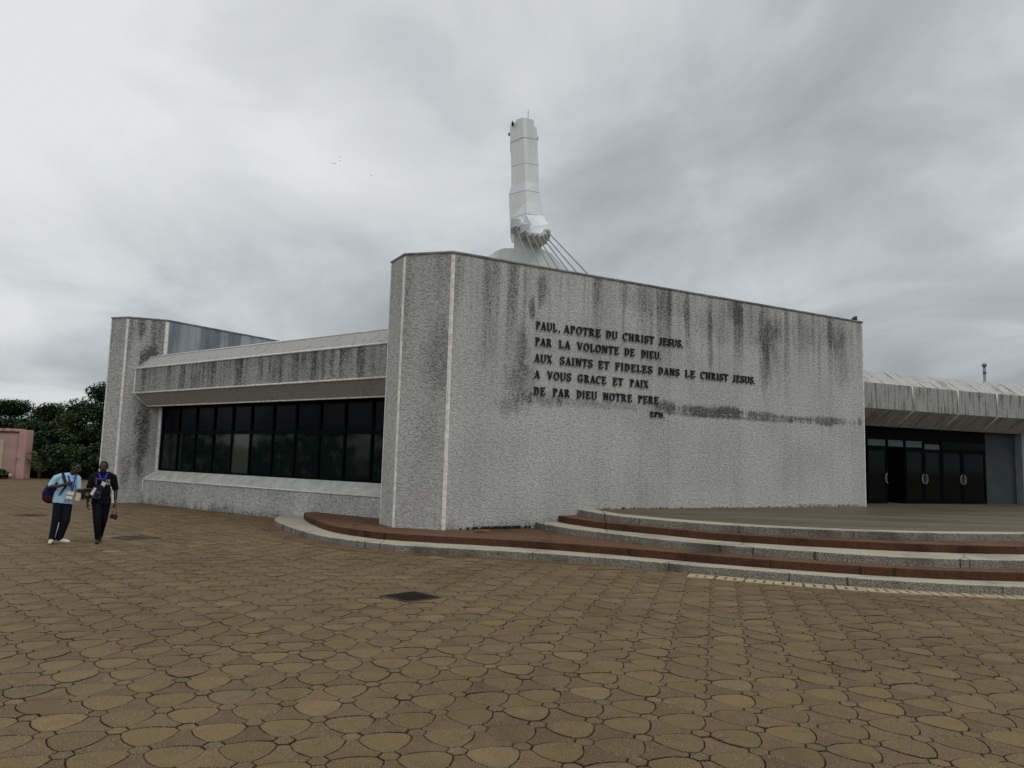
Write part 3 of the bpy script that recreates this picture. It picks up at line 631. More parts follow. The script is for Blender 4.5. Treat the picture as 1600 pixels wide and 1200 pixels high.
for k, (p0, p1) in enumerate(zip(edges, edges[1:])):
    s0, s1 = SX[p0]+.012, SX[p1]-.012; opened = (k == 1)
    mb = MB(); st = .075
    slabq(mb, s0, s0+st, PZ, 2.78, EO-.03, EO+.03); slabq(mb, s1-st, s1, PZ, 2.78, EO-.03, EO+.03)
    slabq(mb, s0+st, s1-st, PZ, PZ+.16, EO-.028, EO+.028); slabq(mb, s0+st, s1-st, 2.66, 2.78, EO-.028, EO+.028)
    if opened:                              # this leaf stands open: it is swung inwards about its right edge
        mb.bm.free(); mb = MB(); p = ept(s1, EO, PZ); inw = (ept(s1, EO-1, PZ)-p); sd = Vector((-inw.y, inw.x, 0))*.03
        L = s1-s0; q2 = p+inw*L; up = Vector((0, 0, 2.02))
        mb.faces([p-sd, p+sd, q2+sd, q2-sd, p-sd+up, p+sd+up, q2+sd+up, q2-sd+up], [(3, 2, 1, 0), (4, 5, 6, 7), (0, 1, 5, 4), (1, 2, 6, 5), (2, 3, 7, 6), (3, 0, 4, 7)])
    door = mb.build("door", m_frame, cath, "door leaf standing open" if opened else None)
    if not opened:
        g = MB(); slabq(g, s0+st, s1-st, PZ+.16, 2.66, EO-.008, EO+.008); g.build("pane", m_dglass, door)
        # half-disc pull plate at the meeting edge
        right = k in (0, 2, 4); cs = s1-.02 if right else s0+.02; h = MB(); n = 12
        ring = []
        for q in range(n+1):
            t = -math.pi/2 + math.pi*q/n; ring.append((cs + (-1 if right else 1)*.135*math.cos(t), 1.67 + .185*math.sin(t)))
        inner = [(cs + (a-cs)*.78, 1.67 + (b-1.67)*.84) for a, b in ring]
        for q in range(n):
            (a, b), (c, d) = ring[q], ring[q+1]; (e1, f1), (g1, h1) = inner[q], inner[q+1]
            pf = [ept(a, EO+.06, b), ept(c, EO+.06, d), ept(g1, EO+.06, h1), ept(e1, EO+.06, f1)]; pb = [ept(a, EO+.03, b), ept(c, EO+.03, d), ept(g1, EO+.03, h1), ept(e1, EO+.03, f1)]
            h.faces(pf+pb, [(0, 1, 2, 3), (7, 6, 5, 4), (0, 4, 5, 1), (2, 6, 7, 3)])
        pl_ = [ept(a, EO+.034, b) for a, b in inner]; h.faces(pl_, [tuple(range(len(pl_)))], 1)
        h.build("handle", [m_chrome, m_plate], door)
    if k < 4:
        tf = MB(); slabq(tf, s0+.07, s1-.07, 2.83-.07*(k == 3), 3.06-.09*(k == 3), EO-.02, EO+.01); tp = tf.build("transom_light", m_tpane, cath)
    else:
        tf = MB(); slabq(tf, s0, s1, 2.80, 3.09, EO-.02, EO+.01); tp = tf.build("transom_light", m_glassup, cath)
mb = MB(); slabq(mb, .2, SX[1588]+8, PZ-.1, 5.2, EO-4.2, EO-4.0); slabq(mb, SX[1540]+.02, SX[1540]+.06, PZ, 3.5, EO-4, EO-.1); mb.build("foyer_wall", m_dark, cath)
m_teal = plain("painted_panel", (.036, .047, .050), .6, var=.12, scale=2); m_pil = plain("painted_pillar", (.20, .23, .245), .6, var=.1, scale=3)
mb = MB(); slabq(mb, SX[1540]+.06, SX[1588], PZ, 3.53, EO-.6, EO-.02); mb.build("side_panel", m_teal, cath)
mb = MB(); slabq(mb, SX[1588]+.01, SX[1588]+.75, PZ, 3.53, EO-.4, EO+.28); mb.build("pillar", m_pil, cath, bevel=.015)
mb = MB(); slabq(mb, SX[1588]+.76, SX[1588]+6, PZ, 3.53, EO-.6, EO-.05); mb.build("side_panel", m_teal, cath)
# ------------------------------------------------------------------ bell tower far behind
TY = 70.0
def tp(px, py, y=TY):
    d = _x2*(px-800) - _u2*(py-600) + _f*1155; t = y/d.y; return Vector((0, 0, EYE)) + d*t
tw = thing("bell_tower", "tall white faceted bell tower with stay cables rising behind the wall", "tower", (2, TY, 0))
# each ring: left, ridge, right pixel at one level; ridge nearer than the edges
def ringpts(l, c, r, dl, dc, dr, db=TY+3.2):
    L, Cc, Rr = tp(*l, TY+dl), tp(*c, TY+dc), tp(*r, TY+dr); z = (L.z+Cc.z+Rr.z)/3
    return [(L.x, L.y, z), (Cc.x, Cc.y, z), (Rr.x, Rr.y, z), (Rr.x-.2, db, z), (L.x+.2, db, z)]
RG = [((797,360),(812,366),(845,368),1.0,-.9,-.2), ((797,341),(822,335),(849,337),.9,-.75,0), ((795.5,322),(822,316),(846.5,318),.9,-.5,.1), ((795.2,305),(821.3,297),(843.3,299.5),.9,-.45,.15), ((799,290),(821,283),(842,286),.8,-.3,.2),
      ((798.7,262),(820,254),(841.3,257),.8,-.3,.2), ((797.5,223),(818.7,214),(839.9,217),.8,-.3,.2), ((796.6,198),(818,193.5),(838.5,203),.8,-.3,.2)]
mb = MB(); rings = [[mb.bm.verts.new(v) for v in ringpts(*g)] for g in RG]
for a, b in zip(rings, rings[1:]):
    for k in range(5): mb.bm.faces.new((a[k], a[(k+1) % 5], b[(k+1) % 5], b[k]))
mb.bm.faces.new(rings[0][::-1]); mb.bm.faces.new(rings[-1])
shaft = mb.build("shaft", m_tower, tw)
# flared skirt panel lower right, stepped crown on top
dep = lambda x: TY-.34 + ((818-x)/21.4*1.1 if x < 818 else (x-818)/20.5*.5)
mb = MB()
for fac in ([(797,195.5),(803,193.5),(806,189),(808,186.5),(815,184),(818,184),(818,214),(797.2,222)], [(818,184),(821,184),(834,187),(835.3,198),(838.4,205),(839.5,217),(818,214)]):
    pts = [tp(x, y, dep(x)) for x, y in fac]; n = len(pts); back = [Vector((p.x, TY+3.1, p.z)) for p in pts]
    mb.faces(pts+back, [tuple(range(n)), tuple(range(2*n-1, n-1, -1))] + [(i, (i+1) % n, n+(i+1) % n, n+i) for i in range(n)])
mb.build("crown", m_tower, tw)
sk = [(812,338),(822,335.5),(849,337),(853,345),(857,350),(856,358.5),(849,367),(836,370),(826,368),(817,362),(808,352)]
mb = MB(); pts = []
for (x, y), dd in zip(sk, (-.09, -.78, -.02, -.3, -.5, -.6, -1.0, -1.7, -1.7, -1.3, -.5)): pts.append(tp(x, y, TY+dd-.03))
back = [p + Vector((0, 2.2, .0)) for p in pts]; n = len(pts); c = tp(832, 354, TY-1.32)
vs = pts+back+[c]; mb.faces(vs, [(i, (i+1) % n, 2*n) for i in range(n)] + [(i, (i+1) % n, n+(i+1) % n, n+i) for i in range(n)] + [tuple(range(2*n-1, n-1, -1))]); mb.build("skirt", m_tower, tw)
nk = [(803,358),(846,364),(846,389),(849,394),(803,394)]
mb = MB(); pts = [tp(*p, TY+.2) for p in nk]; n = len(pts); back = [p + Vector((0, 3, 0)) for p in pts]
mb.faces(pts+back, [tuple(range(n)), tuple(range(2*n-1, n-1, -1))] + [(i, (i+1) % n, n+(i+1) % n, n+i) for i in range(n)]); mb.build("neck", m_tower, tw)
sh = [(735,420),(762,401),(775,392),(788,387.5),(847,389.5),(862,396),(868,403),(882,418),(889,428),(925,470),(700,470)]
mb = MB(); pts = [tp(*p, TY-.1) for p in sh]; n = len(pts); back = [p + Vector((0, 6, 0)) for p in pts]
mb.faces(pts+back, [tuple(range(n)), tuple(range(2*n-1, n-1, -1))] + [(i, (i+1) % n, n+(i+1) % n, n+i) for i in range(n)])
lo = tp(700, 470, TY-.1); hi = tp(925, 470, TY-.1); mb.box(lo.x+.05, TY+.3, 0, hi.x-.05, TY+6, lo.z+.3); mb.build("shoulder", m_tower, tw)
# panel joints
for l, c, r, dl, dc, dr in (RG[1], RG[3], RG[5], RG[6]):
    a = ringpts(l, c, r, dl, dc, dr); o = Vector((0, -.02, 0)); MB().tube([Vector(a[0])+o, Vector(a[1])+o, Vector(a[2])+o], .013, 5).build("panel_joint", m_seam, shaft)
a, b = ringpts(*RG[3])[1], ringpts(*RG[1])[1]; MB().tube([Vector(a)+Vector((0, -.02, 0)), Vector(b)+Vector((0, -.02, 0))], .010, 5).build("panel_joint", m_seam, shaft)
CB = [((806,353),(829,416)), ((820,361),(845,419)), ((830.5,366),(861,421.5)), ((838.5,367),(874,424)), ((846,368.5),(890,426)), ((850,366),(904,429)), ((854.5,361),(921,431))]
ay = [TY-1.2, TY-1.8, TY-2.4, TY-2.6, TY-2.6, TY-2.4, TY-2.0]
for k, (p, q2) in enumerate(CB):
    a = tp(*p, ay[k]); ext = 3.4; e2 = (p[0]+(q2[0]-p[0])*ext, p[1]+(q2[1]-p[1])*ext); b = None
    d = _x2*(e2[0]-800) - _u2*(e2[1]-600) + _f*1155; t = (5.3-EYE)/d.z; b = Vector((0, 0, EYE)) + d*t
    if b.y > 46 or b.y < 30: b = tp(*e2, 40)
    MB().tube([a, b], .052, 8).build("cable", m_cable, tw)
    w = .36 if k > 1 else .48; hh = .10 if k > 1 else .62
    bx = MB(); f = (b-a).normalized(); bx.prism([(a.x-w, a.y-.05), (a.x-w*.5, a.y-.35), (a.x+w*.7, a.y-.35), (a.x+w, a.y-.0), (a.x+w, a.y+2.4), (a.x-w, a.y+2.4)], a.z-.28, a.z+hh); bx.build("cable_anchor", m_anchor, tw, bevel=.05)
    MB().tube([a - f*.05, a + f*.45], .10, 8).build("cable_socket", m_cable, tw)
t0 = tp(825, 186, TY+.6); MB().tube([t0, t0+Vector((0, 0, 1.0))], .03, 6).build("antenna", m_cable, tw)
t0 = tp(801, 194, TY+.2); MB().tube([t0-Vector((0, 0, .2)), t0], .08, 8).ell(t0+Vector((0, 0, .06)), (.15, .15, .19)).tube([t0+Vector((0, 0, .2)), t0+Vector((0, 0, .36))], .04, 6).build("beacon", m_black, tw)
for px, py, s_ in ((795.6, 208.5, -1), (839.8, 215, 1)):
    t0 = tp(px, py, TY+.9); MB().box(t0.x-.09, t0.y-.05, t0.z-.07, t0.x+.09, t0.y+.4, t0.z+.07).build("side_lamp", m_cable, tw)
# ------------------------------------------------------------------ small things round the building
m_iron = plain("cast_iron", (.014, .012, .010), .85, .1, var=.3, scale=9); m_iron2 = plain("mud_filled_cover", (.060, .048, .034), .9, var=.35, scale=5)
def manhole(pts, mat_, label, rec):
    c = sum((V2(p) for p in pts), Vector())/4; t = thing("manhole_cover", label, "manhole cover", c)
    p2 = [tuple((c+(V2(p)-c)*.90).to_2d()) for p in pts]; MB().prism(p2, -.02, rec).build("plate", mat_, t)
    mb = MB()
    for i in range(4):
        a, b = V2(pts[i]), V2(pts[(i+1) % 4]); ia, ib = c+(a-c)*.905, c+(b-c)*.905; mb.prism([tuple(v.to_2d()) for v in (a, b, ib, ia)], -.02, rec+.006)
    mb.build("rim", m_iron2, t)
    d1 = (V2(p2[1])-V2(p2[0])).normalized(); mb = MB(frame((c.x, c.y, rec), d1))
    for i in range(-2, 3): mb.box(-.18, i*.09-.015, 0, .18, i*.09+.015, .004)
    mb.build("tread_bar", mat_, t)
manhole([(-1.78,10.62),(-1.34,11.05),(-.89,10.61),(-1.33,10.22)], m_iron, "square black iron manhole cover set diagonally in the open paving", .006)
manhole([(-8.75,16.58),(-8.31,17.18),(-7.72,16.77),(-8.20,16.22)], m_iron2, "dull brown manhole cover on the paving right of the two men", .008)
manhole([(-14.05,21.25),(-13.80,21.72),(-13.2,21.5),(-13.45,21.02)], m_iron2, "muddy square cover in the paving far left of the two men", .008)
m_brick = plain("clay_brick", (.17, .085, .045), .9, var=.3, scale=12)
def loose(x, y, z, L, w, h, rz, label, name="loose_brick"):
    mb = MB(frame((x, y, z), (math.cos(rz), math.sin(rz), 0))); mb.box(-L/2, -w/2, 0, L/2, w/2, h)
    for v in mb.bm.verts: v.co += Vector((random.gauss(0, .008), random.gauss(0, .008), random.gauss(0, .004)))
    tag(mb.build(name, m_brick, None, bevel=.008), label, "brick")
loose(-.58, 16.93, .301, .36, .17, .065, R(15), "long brown brick lying loose on the red step below the inscription wall")
loose(-3.62, 17.95, .301, .17, .07, .025, R(5), "thin brick fragment on the red step left of the pier", "brick_fragment")
loose(-3.52, 18.75, .301, .07, .06, .04, R(40), "small brick chip against the foot of the window wall", "brick_fragment")
# weeds at the wall foot
m_weed = plain("weed_green", (.035, .050, .020), .8, var=.4, scale=12); mb = MB(fw)
for k in range(420):
    u = random.random()
    if u < .55: x, z0 = random.gauss(1.55, .38), .3
    elif u < .7: x, z0 = random.gauss(.9, .25), .3
    else: x, z0 = random.uniform(4.2, 14.9), .755
    if x < .1 or (z0 > .5 and x < 4.0): continue
    y = -.01-abs(random.gauss(0, .03)); h = random.uniform(.02, .075)*(1 if z0 < .5 else .55); a = random.uniform(0, 6.3); w = random.uniform(.01, .025)
    if z0 < .5 and x > 2.6: continue
    dx, dy = math.cos(a)*w, math.sin(a)*w*.6; mb.faces([(x-dx, y-dy, z0), (x+dx, y+dy, z0), (x+dx*1.4+random.gauss(0, .02), y-.03, z0+h), (x-dx*.3, y-.02, z0+h*1.1)], [(0, 1, 2, 3)])
tag(mb.build("weeds", m_weed, None), "dark green weeds sprouting along the foot of the inscription wall", "weeds", kind='stuff')
# dark box on the coping, lamp post
p = D_ - wd*.22 + wn_*.12; fb = frame((p.x, p.y, TOP+.045), wd); t = thing("floodlight", "small dark wedge shaped floodlight on the right end of the wall top", "floodlight", (p.x, p.y, TOP+.045))
MB(fb).fc([(-.06,-.06,.0),(.06,-.06,.0),(.06,.08,.0),(-.06,.08,.0),(-.06,-.06,.10),(.06,-.06,.185),(.06,.08,.185),(-.06,.08,.10)], [(3,2,1,0),(4,5,6,7),(0,1,5,4),(1,2,6,5),(2,3,7,6),(3,0,4,7)]).build("housing", m_black, t, bevel=.006)
MB(fb).box(-.045,-.062,.012,.045,-.058,.075).build("lens", m_glass, t)
lp = tp(1538, 597, 42); t = thing("lamp_post", "thin grey lamp post with a small round head behind the entrance roof", "lamp post", (lp.x, lp.y, 0))
top = tp(1538, 572, 42); MB().tube([(lp.x, lp.y, -.02), (lp.x, lp.y, 4), (top.x, top.y, top.z)], [.11, .09, .07], 8).build("pole", m_pil, t)
MB().ell((top.x, top.y, top.z+.05), (.13, .13, .13)).tube([(top.x, top.y, top.z-.45), (top.x, top.y, top.z-.25)], .09, 8).build("lamp_head", m_cable, t)
# birds far off in the sky
def bird(px, py, span, tilt, label, y=190):
    c = tp(px, py, y); mb = MB(Matrix.Translation(c) @ Matrix.Rotation(tilt, 4, 'Y')); mb.capsule((0, -.16, 0), .05, (0, .2, 0), .02, 8)
    for s_ in (-1, 1):
        mb.faces([(0, -.08, .03), (0, .10, .03), (s_*span*.25, .06, .14), (s_*span*.5, .10, .04), (s_*span*.26, -.10, .13)], [(0, 1, 2, 4), (1, 2, 3), (2, 3, 4)])
    tag(mb.build("bird", m_black, None, recalc=False), label, "bird", "birds flying far off in the sky")
bird(518.3, 255.3, .5, .2, "tiny bird in the sky left of the tower, leftmost of the flock"); bird(523, 255.6, .62, .35, "tiny bird just right of the leftmost bird, wings spread")
bird(531.3, 251.4, .36, 0, "tiny bird directly below the topmost bird of the flock"); bird(530.3, 245, .36, 1.2, "tiny bird, topmost of the flock left of the tower"); bird(580.2, 274, .4, .1, "tiny lone bird, nearest the tower and lowest in the sky")
# ------------------------------------------------------------------ pink building
m_pink = plain("pink_render", (.40, .255, .232), .85, var=.16, scale=.8); m_pink2 = plain("pink_pier_render", (.47, .285, .26), .85, var=.14, scale=.8); m_cream = plain("cream_render", (.46, .41, .28), .85, var=.08, scale=.8)
t = thing("pink_building", "low pink building with a cream panel at the left edge", "building", (-30.5, 44.9, 0))
pc = Vector((-29.36, 45.15, 0)); pdir = Vector((-.985, -.17, 0)).normalized(); fpk = frame(pc, pdir)  # wall runs left from its right corner
inv_y = -1
MB(fpk).box(.45, -1.6, 0, 14, 0, 2.78).build("wall", m_pink, t)
MB(fpk).box(-.0, -.75, 0, .45, .10, 2.95).build("pier", m_pink2, t, bevel=.02)
MB(fpk).box(1.28, -.5, .0, 13.5, .05, 2.33).build("cream_panel", m_cream, t)
MB(fpk).box(.46, -1.6, 2.782, 14, .06, 2.86).build("roof_edge", plain("roof_edge_dark", (.05, .03, .03), .8), t)
for k, (a, b) in enumerate(((.52, .95), (1.15, 1.42), (1.62, 1.86), (2.1, 2.5), (2.8, 3.1))): MB(fpk).box(a, -.9, 2.862, b, -.3, 3.02 + .02*(k % 2)).build("parapet_block", m_pink2, t)
# ------------------------------------------------------------------ vegetation
def leafmat(name, c0, c1):
    n = NB(name); a = n.attr("tone"); b = n.noise(n.obj, .7, 3, .5)
    x = n.mix(n.sep(a)[0], c0, c1); x = n.mix(n.rng(b, .35, .7, 0, .45), x, tuple(q*.5 for q in c0)); m = n.done(x, .8, .08); return m
m_leafA = leafmat("leaf_dark", (.030, .056, .028), (.078, .122, .056)); m_leafB = leafmat("leaf_mid", (.042, .070, .032), (.098, .140, .064)); m_leafP = leafmat("leaf_pale", (.08, .105, .055), (.17, .20, .12))
m_bark = plain("bark", (.05, .04, .03), .9, scale=8)
def leaves(clumps, per, size, seed, flat=.6):
    g = np.random.default_rng(seed); PV, PT = [], []
    for (c, r) in clumps:
        n = int(per*(.7+.6*g.random())); d = g.normal(size=(n, 3)); d /= np.linalg.norm(d, axis=1)[:, None]; rad = g.random(n)**.45
        p = np.array(c) + d*rad[:, None]*np.array(r); tone = np.clip(g.normal(.45, .22)+g.normal(0, .12, n), 0, 1)
        ax = g.normal(size=(n, 3)); ax[:, 2] *= flat; ax /= np.linalg.norm(ax, axis=1)[:, None]; u = np.cross(ax, np.array((.3, .2, 1.))); u /= np.linalg.norm(u, axis=1)[:, None]
        sz = (size*(.6+.8*g.random(n)))[:, None]; PV.append(np.stack([p-ax*sz, p+u*sz*.5, p+ax*sz, p-u*sz*.5], 1).reshape(-1, 3)); PT.append(tone)
    V = np.concatenate(PV); T = np.concatenate(PT); n = len(T); me = bpy.data.meshes.new("crown"); me.vertices.add(4*n); me.vertices.foreach_set("co", V.astype(np.float32).ravel())
    me.loops.add(4*n); me.loops.foreach_set("vertex_index", np.arange(4*n, dtype=np.int32)); me.polygons.add(n); me.polygons.foreach_set("loop_start", np.arange(0, 4*n, 4, dtype=np.int32)); me.update(calc_edges=True)
    at = me.color_attributes.new("tone", 'FLOAT_COLOR', 'CORNER'); cc = np.repeat(np.array(T), 4); at.data.foreach_set("color", np.stack([cc, cc, cc, np.ones_like(cc)], 1).astype(np.float32).ravel())
    return me
def tree(x, y, h, rx, seed, mat_, label, trunk_h=.35, per=800, layers=5, size=.10):
    g = random.Random(seed); t = thing("tree", label, "tree", (x, y, 0), 0, "trees beyond the plaza")
    cl = []; limbs = []
    for L in range(layers):
        f = L/(layers-1); z = h*(trunk_h + (.90-trunk_h)*f); rr = rx*(1.0 - .85*f**2.2); n = int(11 + rr*5)
        for k in range(n):
            a = 2*math.pi*(k+g.random()*.8)/n; q = rr*(.15+.85*math.sqrt(g.random())); cxx, cyy = math.cos(a)*q, math.sin(a)*q
            zz = z + g.gauss(0, h*.035) - (q/rx)**2*h*.24; s = g.uniform(.65, 1.15)*h/6.0
            cl.append(((cxx, cyy, zz), (s*1.25, s*1.25, s*.62)))
            if k % 3 == 0: limbs.append((cxx*.85, cyy*.85, zz-.1))
    link("crown", leaves(cl, per, size, seed), mat_, t, Matrix.Translation((x, y, 0)))
    mb = MB(Matrix.Translation((x, y, 0))); b = h*.22; mb.tube([(0, 0, -.1), (.05, 0, h*.2), (.0, .05, h*.7)], [.26*h/6, .2*h/6, .09], 8)
    for q in limbs: mb.tube([(0, 0, b+g.uniform(0, .3)*h), (q[0]*.5, q[1]*.5, (b+q[2])*.55), q], [.11, .07, .03], 5)
    mb.build("trunk", m_bark, t)
tree(-38.0, 56, 5.3, 4.6, 1, m_leafA, "broad dark tree rising behind the pink building", .10)
tree(-33.6, 54, 4.9, 3.3, 2, m_leafB, "round dark tree just right of the pink building", .10)
tree(-28.6, 53, 6.7, 4.6, 3, m_leafA, "tallest dark tree, half hidden by the far grey pier", .10, 800)
tree(-29.6, 49.5, 3.9, 2.4, 4, m_leafB, "low spreading tree in front of the tallest dark tree", .10)
tree(-45, 57, 5.8, 4.8, 5, m_leafA, "tree at the far left behind the pink building", .28, 600)
for k, (x, y, h, r) in enumerate(((-47, 40, 7, 4.6), (-45, 31, 6.5, 4.4), (-46, 22, 7, 4.6), (-44, 13, 6.5, 4.2), (-48, 48, 7, 4.6))):  # out-of-view row added to give the window glass dark reflections
    tree(x, y, h, r, 20+k, m_leafB, ["tree across the plaza to the left, nearest the pink building", "second tree of the row across the plaza", "third tree of the row across the plaza", "nearest tree of the row across the plaza", "tree behind the left end of the pink building"][k], .18, 90, 4, .3)
def shrub(x, y, h, r, seed, mat_, label, name="shrub", per=120, size=.1, group=None):
    g = random.Random(seed); t = thing(name, label, "shrub", (x, y, 0), 0, group); cl = []
    for k in range(9):
        a = g.uniform(0, 6.28); q = r*g.uniform(.1, .8); s = r*g.uniform(.35, .55); cl.append(((math.cos(a)*q, math.sin(a)*q, h*g.uniform(.3, .82)), (s, s, s*.8)))
    link("foliage", leaves(cl, per, size, seed, 1), mat_, t, Matrix.Translation((x, y, 0)))
    mb = MB(Matrix.Translation((x, y, 0)))
    for k in range(5): a = g.uniform(0, 6.28); mb.tube([(0, 0, -.02), (math.cos(a)*r*.5, math.sin(a)*r*.5, h*.7)], [.025, .01], 5)
    mb.build("stem", m_bark, t)
# understory: bushes added to fill the dark shade under the trees
for k, (x, y, h, r) in enumerate(((-31.2, 47.9, 1.3, .8), (-29.3, 48.4, 2.4, 1.5), (-27.9, 47.2, 2.4, 1.3), (-26.4, 46.8, 2.5, 1.4), (-24.6, 46.8, 2.5, 1.5))):
    shrub(x, y, h, r, 40+k, m_leafA, ["low dark bush beside the right corner of the pink building", "dark bush under the trees behind the man with the backpack", "dark bush under the trees between the two men", "dark bush under the trees behind the man in black", "dark bush hidden beside the far grey pier"][k], "bush", 700, .11)
bx = fpk @ Vector((1.15, .45, 0)); shrub(bx.x, bx.y, .55, .42, 60, m_leafB, "small green shrub at the foot of the pink wall")
bx = fpk @ Vector((1.95, .4, 0)); shrub(bx.x, bx.y, .25, .2, 61, m_leafB, "tiny green plant at the foot of the cream panel", per=60)
bx = fpk @ Vector((.62, .35, 0)); t = thing("short_post", "short yellow post at the foot of the pink wall", "post", bx)
MB(Matrix.Translation(bx)).tube([(0, 0, 0), (0, 0, .30), (0, 0, .33)], [.085, .085, .05], 10).build("shaft", plain("yellow_paint", (.42, .25, .05), .6), t)
MB(Matrix.Translation(bx)).tube([(0, 0, .20), (0, 0, .26)], .089, 10).build("band", m_white, t)
# pale palm-like plant between the pink building and the dark trees
t = thing("palm_plant", "pale green palm like plant with long arching fronds", "plant", (-29.25, 46.4, 0)); g = random.Random(5)
mb = MB(Matrix.Translation((-29.25, 46.4, 0))); fr = []
for k in range(15):
    a = 2*math.pi*k/15 + g.uniform(-.2, .2); L = g.uniform(1.7, 2.5); up = g.uniform(1.3, 2.5); pts = []
    for i in range(9):
        s_ = i/8; pts.append(Vector((math.cos(a)*L*.62*s_, math.sin(a)*L*.62*s_, .2+up*(1.5*s_-.85*s_*s_))))
    mb.tube(pts, [.022-.0018*i for i in range(9)], 4)
    for i in range(1, 9):
        for s_ in (-1, 1):
            d = (pts[i]-pts[i-1]).normalized(); sd = d.cross(Vector((0, 0, 1))).normalized()*s_; tip = pts[i] + (sd*.8+d*.7).normalized()*.5*(1-.06*i) - Vector((0, 0, .12)); fr.append([pts[i]-d*.07, pts[i]+d*.07, tip])
for f in fr: mb.faces(f, [(0, 1, 2)], 1)
me = mb.mesh("frond", False); at = me.color_attributes.new("tone", 'FLOAT_COLOR', 'CORNER'); at.data.foreach_set("color", np.tile([.5, .5, .5, 1], len(me.loops)).astype(np.float32))
link("frond", me, [m_leafB, m_leafP], t, mb.mw); MB(Matrix.Translation((-29.25, 46.4, 0))).tube([(0, 0, -.05), (0, 0, .35)], [.14, .1], 8).build("trunk", m_bark, t)
# ------------------------------------------------------------------ people
m_skin = plain("dark_skin", (.040, .022, .015), .5, .4, var=.1, scale=8); m_hair = NB("black_hair").done((.006, .005, .005), .8, .2)
m_eye = NB("eye_white").done((.22, .20, .18), .3, .4); m_lip = NB("lips").done((.045, .018, .016), .5, .3)
def cloth(name, col, var=.2): return plain(name, col, .85, .15, var=var, scale=5, bump=.25)
m_lblue = cloth("light_blue_cotton", (.36, .56, .70), .10); m_navy = cloth("navy_trousers", (.008, .010, .020)); m_blk = cloth("black_cotton", (.005, .006, .010)); m_blkt = cloth("black_trousers", (.006, .007, .010))
m_shoe = plain("white_shoe", (.62, .62, .55), .6, var=.1); m_sandal = plain("brown_sandal", (.030, .022, .018), .6); m_lany = NB("blue_lanyard").done((.012, .035, .42), .6, .2)
m_card = NB("white_card").done((.72, .72, .70), .4, .4); m_ycard = NB("cream_card").done((.66, .61, .42), .4, .4); m_bagn = cloth("navy_nylon", (.010, .014, .050)); m_bagr = cloth("maroon_nylon", (.060, .010, .018)); m_bagd = cloth("dark_nylon", (.014, .017, .030)); m_stripe = NB("white_piping").done((.6, .6, .6), .6)
def head(mb, c, yaw, pitch=0, tilt=0, s=1.0):
    rot = Matrix.Rotation(yaw, 3, 'Z') @ Matrix.Rotation(tilt, 3, 'Y') @ Matrix.Rotation(pitch, 3, 'X'); c = Vector(c)
    def q(x, y, z): return c + rot @ (Vector((x, y, z))*s)      # face looks along -y
    mb.ell(q(0, .012, .025), (.075*s, .096*s, .095*s), rot); mb.ell(q(0, -.022, -.045), (.060*s, .070*s, .072*s), rot)
    mb.capsule(q(0, -.060, -.092), .026*s, q(0, -.045, -.080), .034*s); mb.capsule(q(0, -.088, .025), .010*s, q(0, -.108, -.022), .016*s)
    mb.ell(q(0, -.098, -.026), (.022*s, .014*s, .011*s), rot); mb.capsule(q(-.024, -.082, -.056), .012*s, q(.024, -.082, -.056), .012*s)
    mb.capsule(q(-.05, -.070, .040), .013*s, q(.05, -.070, .040), .013*s)
    for sd in (-1, 1):
        mb.ell(q(sd*.078, .012, .0), (.012*s, .022*s, .033*s), rot); mb.ell(q(sd*.045, -.062, -.012), (.022*s, .02*s, .02*s), rot)
    return q, rot
def hand(mb, wrist, direction, palm_n, curl=.5, s=1.0, thumb=1):
    d = Vector(direction).normalized(); n = Vector(palm_n); n = (n - d*n.dot(d)).normalized(); side = d.cross(n)*thumb; w = Vector(wrist)
    for k in (-1.1, -.35, .4, 1.1): mb.capsule(w + side*k*.014*s, .015*s, w + d*.085*s + side*k*.022*s, .0135*s, 8)
    for k, L in zip((-1.15, -.38, .38, 1.15), (.062, .078, .082, .072)):
        p = w + d*.085*s + side*k*.022*s; dd = d; r = .0095*s
        for seg in (.45, .32, .23):
            dd = (dd*math.cos(curl) + n*math.sin(curl)).normalized(); p2 = p + dd*L*seg*s; mb.capsule(p, r, p2, r*.92, 8); p = p2; r *= .93
    b = w + d*.028*s + side*.022*s; k1 = b + (side*.8 + d*.6 + n*.3).normalized()*.045*s; k2 = k1 + (d*.9 + n*.45 - side*.05).normalized()*.034*s
    mb.capsule(b, .014*s, k1, .0115*s, 8); mb.capsule(k1, .0112*s, k2, .009*s, 8)
def limb(mb, pts, rs):
    for a, b, r0, r1 in zip(pts, pts[1:], rs, rs[1:]): mb.capsule(a, r0, b, r1)
def ribbon(pts, w, mw, name, mat_, parent, th_=.004):
    mb = MB(mw); L = len(pts); vs = []
    for p, sd, nrm in pts:
        p, sd, nrm = Vector(p), Vector(sd).normalized()*w/2, Vector(nrm).normalized()*th_/2
        vs += [p-sd-nrm, p+sd-nrm, p+sd+nrm, p-sd+nrm]
    fs = []
    for i in range(L-1):
        a, b = 4*i, 4*(i+1)
        for k in range(4): fs.append((a+k, a+(k+1) % 4, b+(k+1) % 4, b+k))
    fs += [(3, 2, 1, 0), (4*L-4, 4*L-3, 4*L-2, 4*L-1)]
    mb.faces(vs, fs); return mb.build(name, mat_, parent)
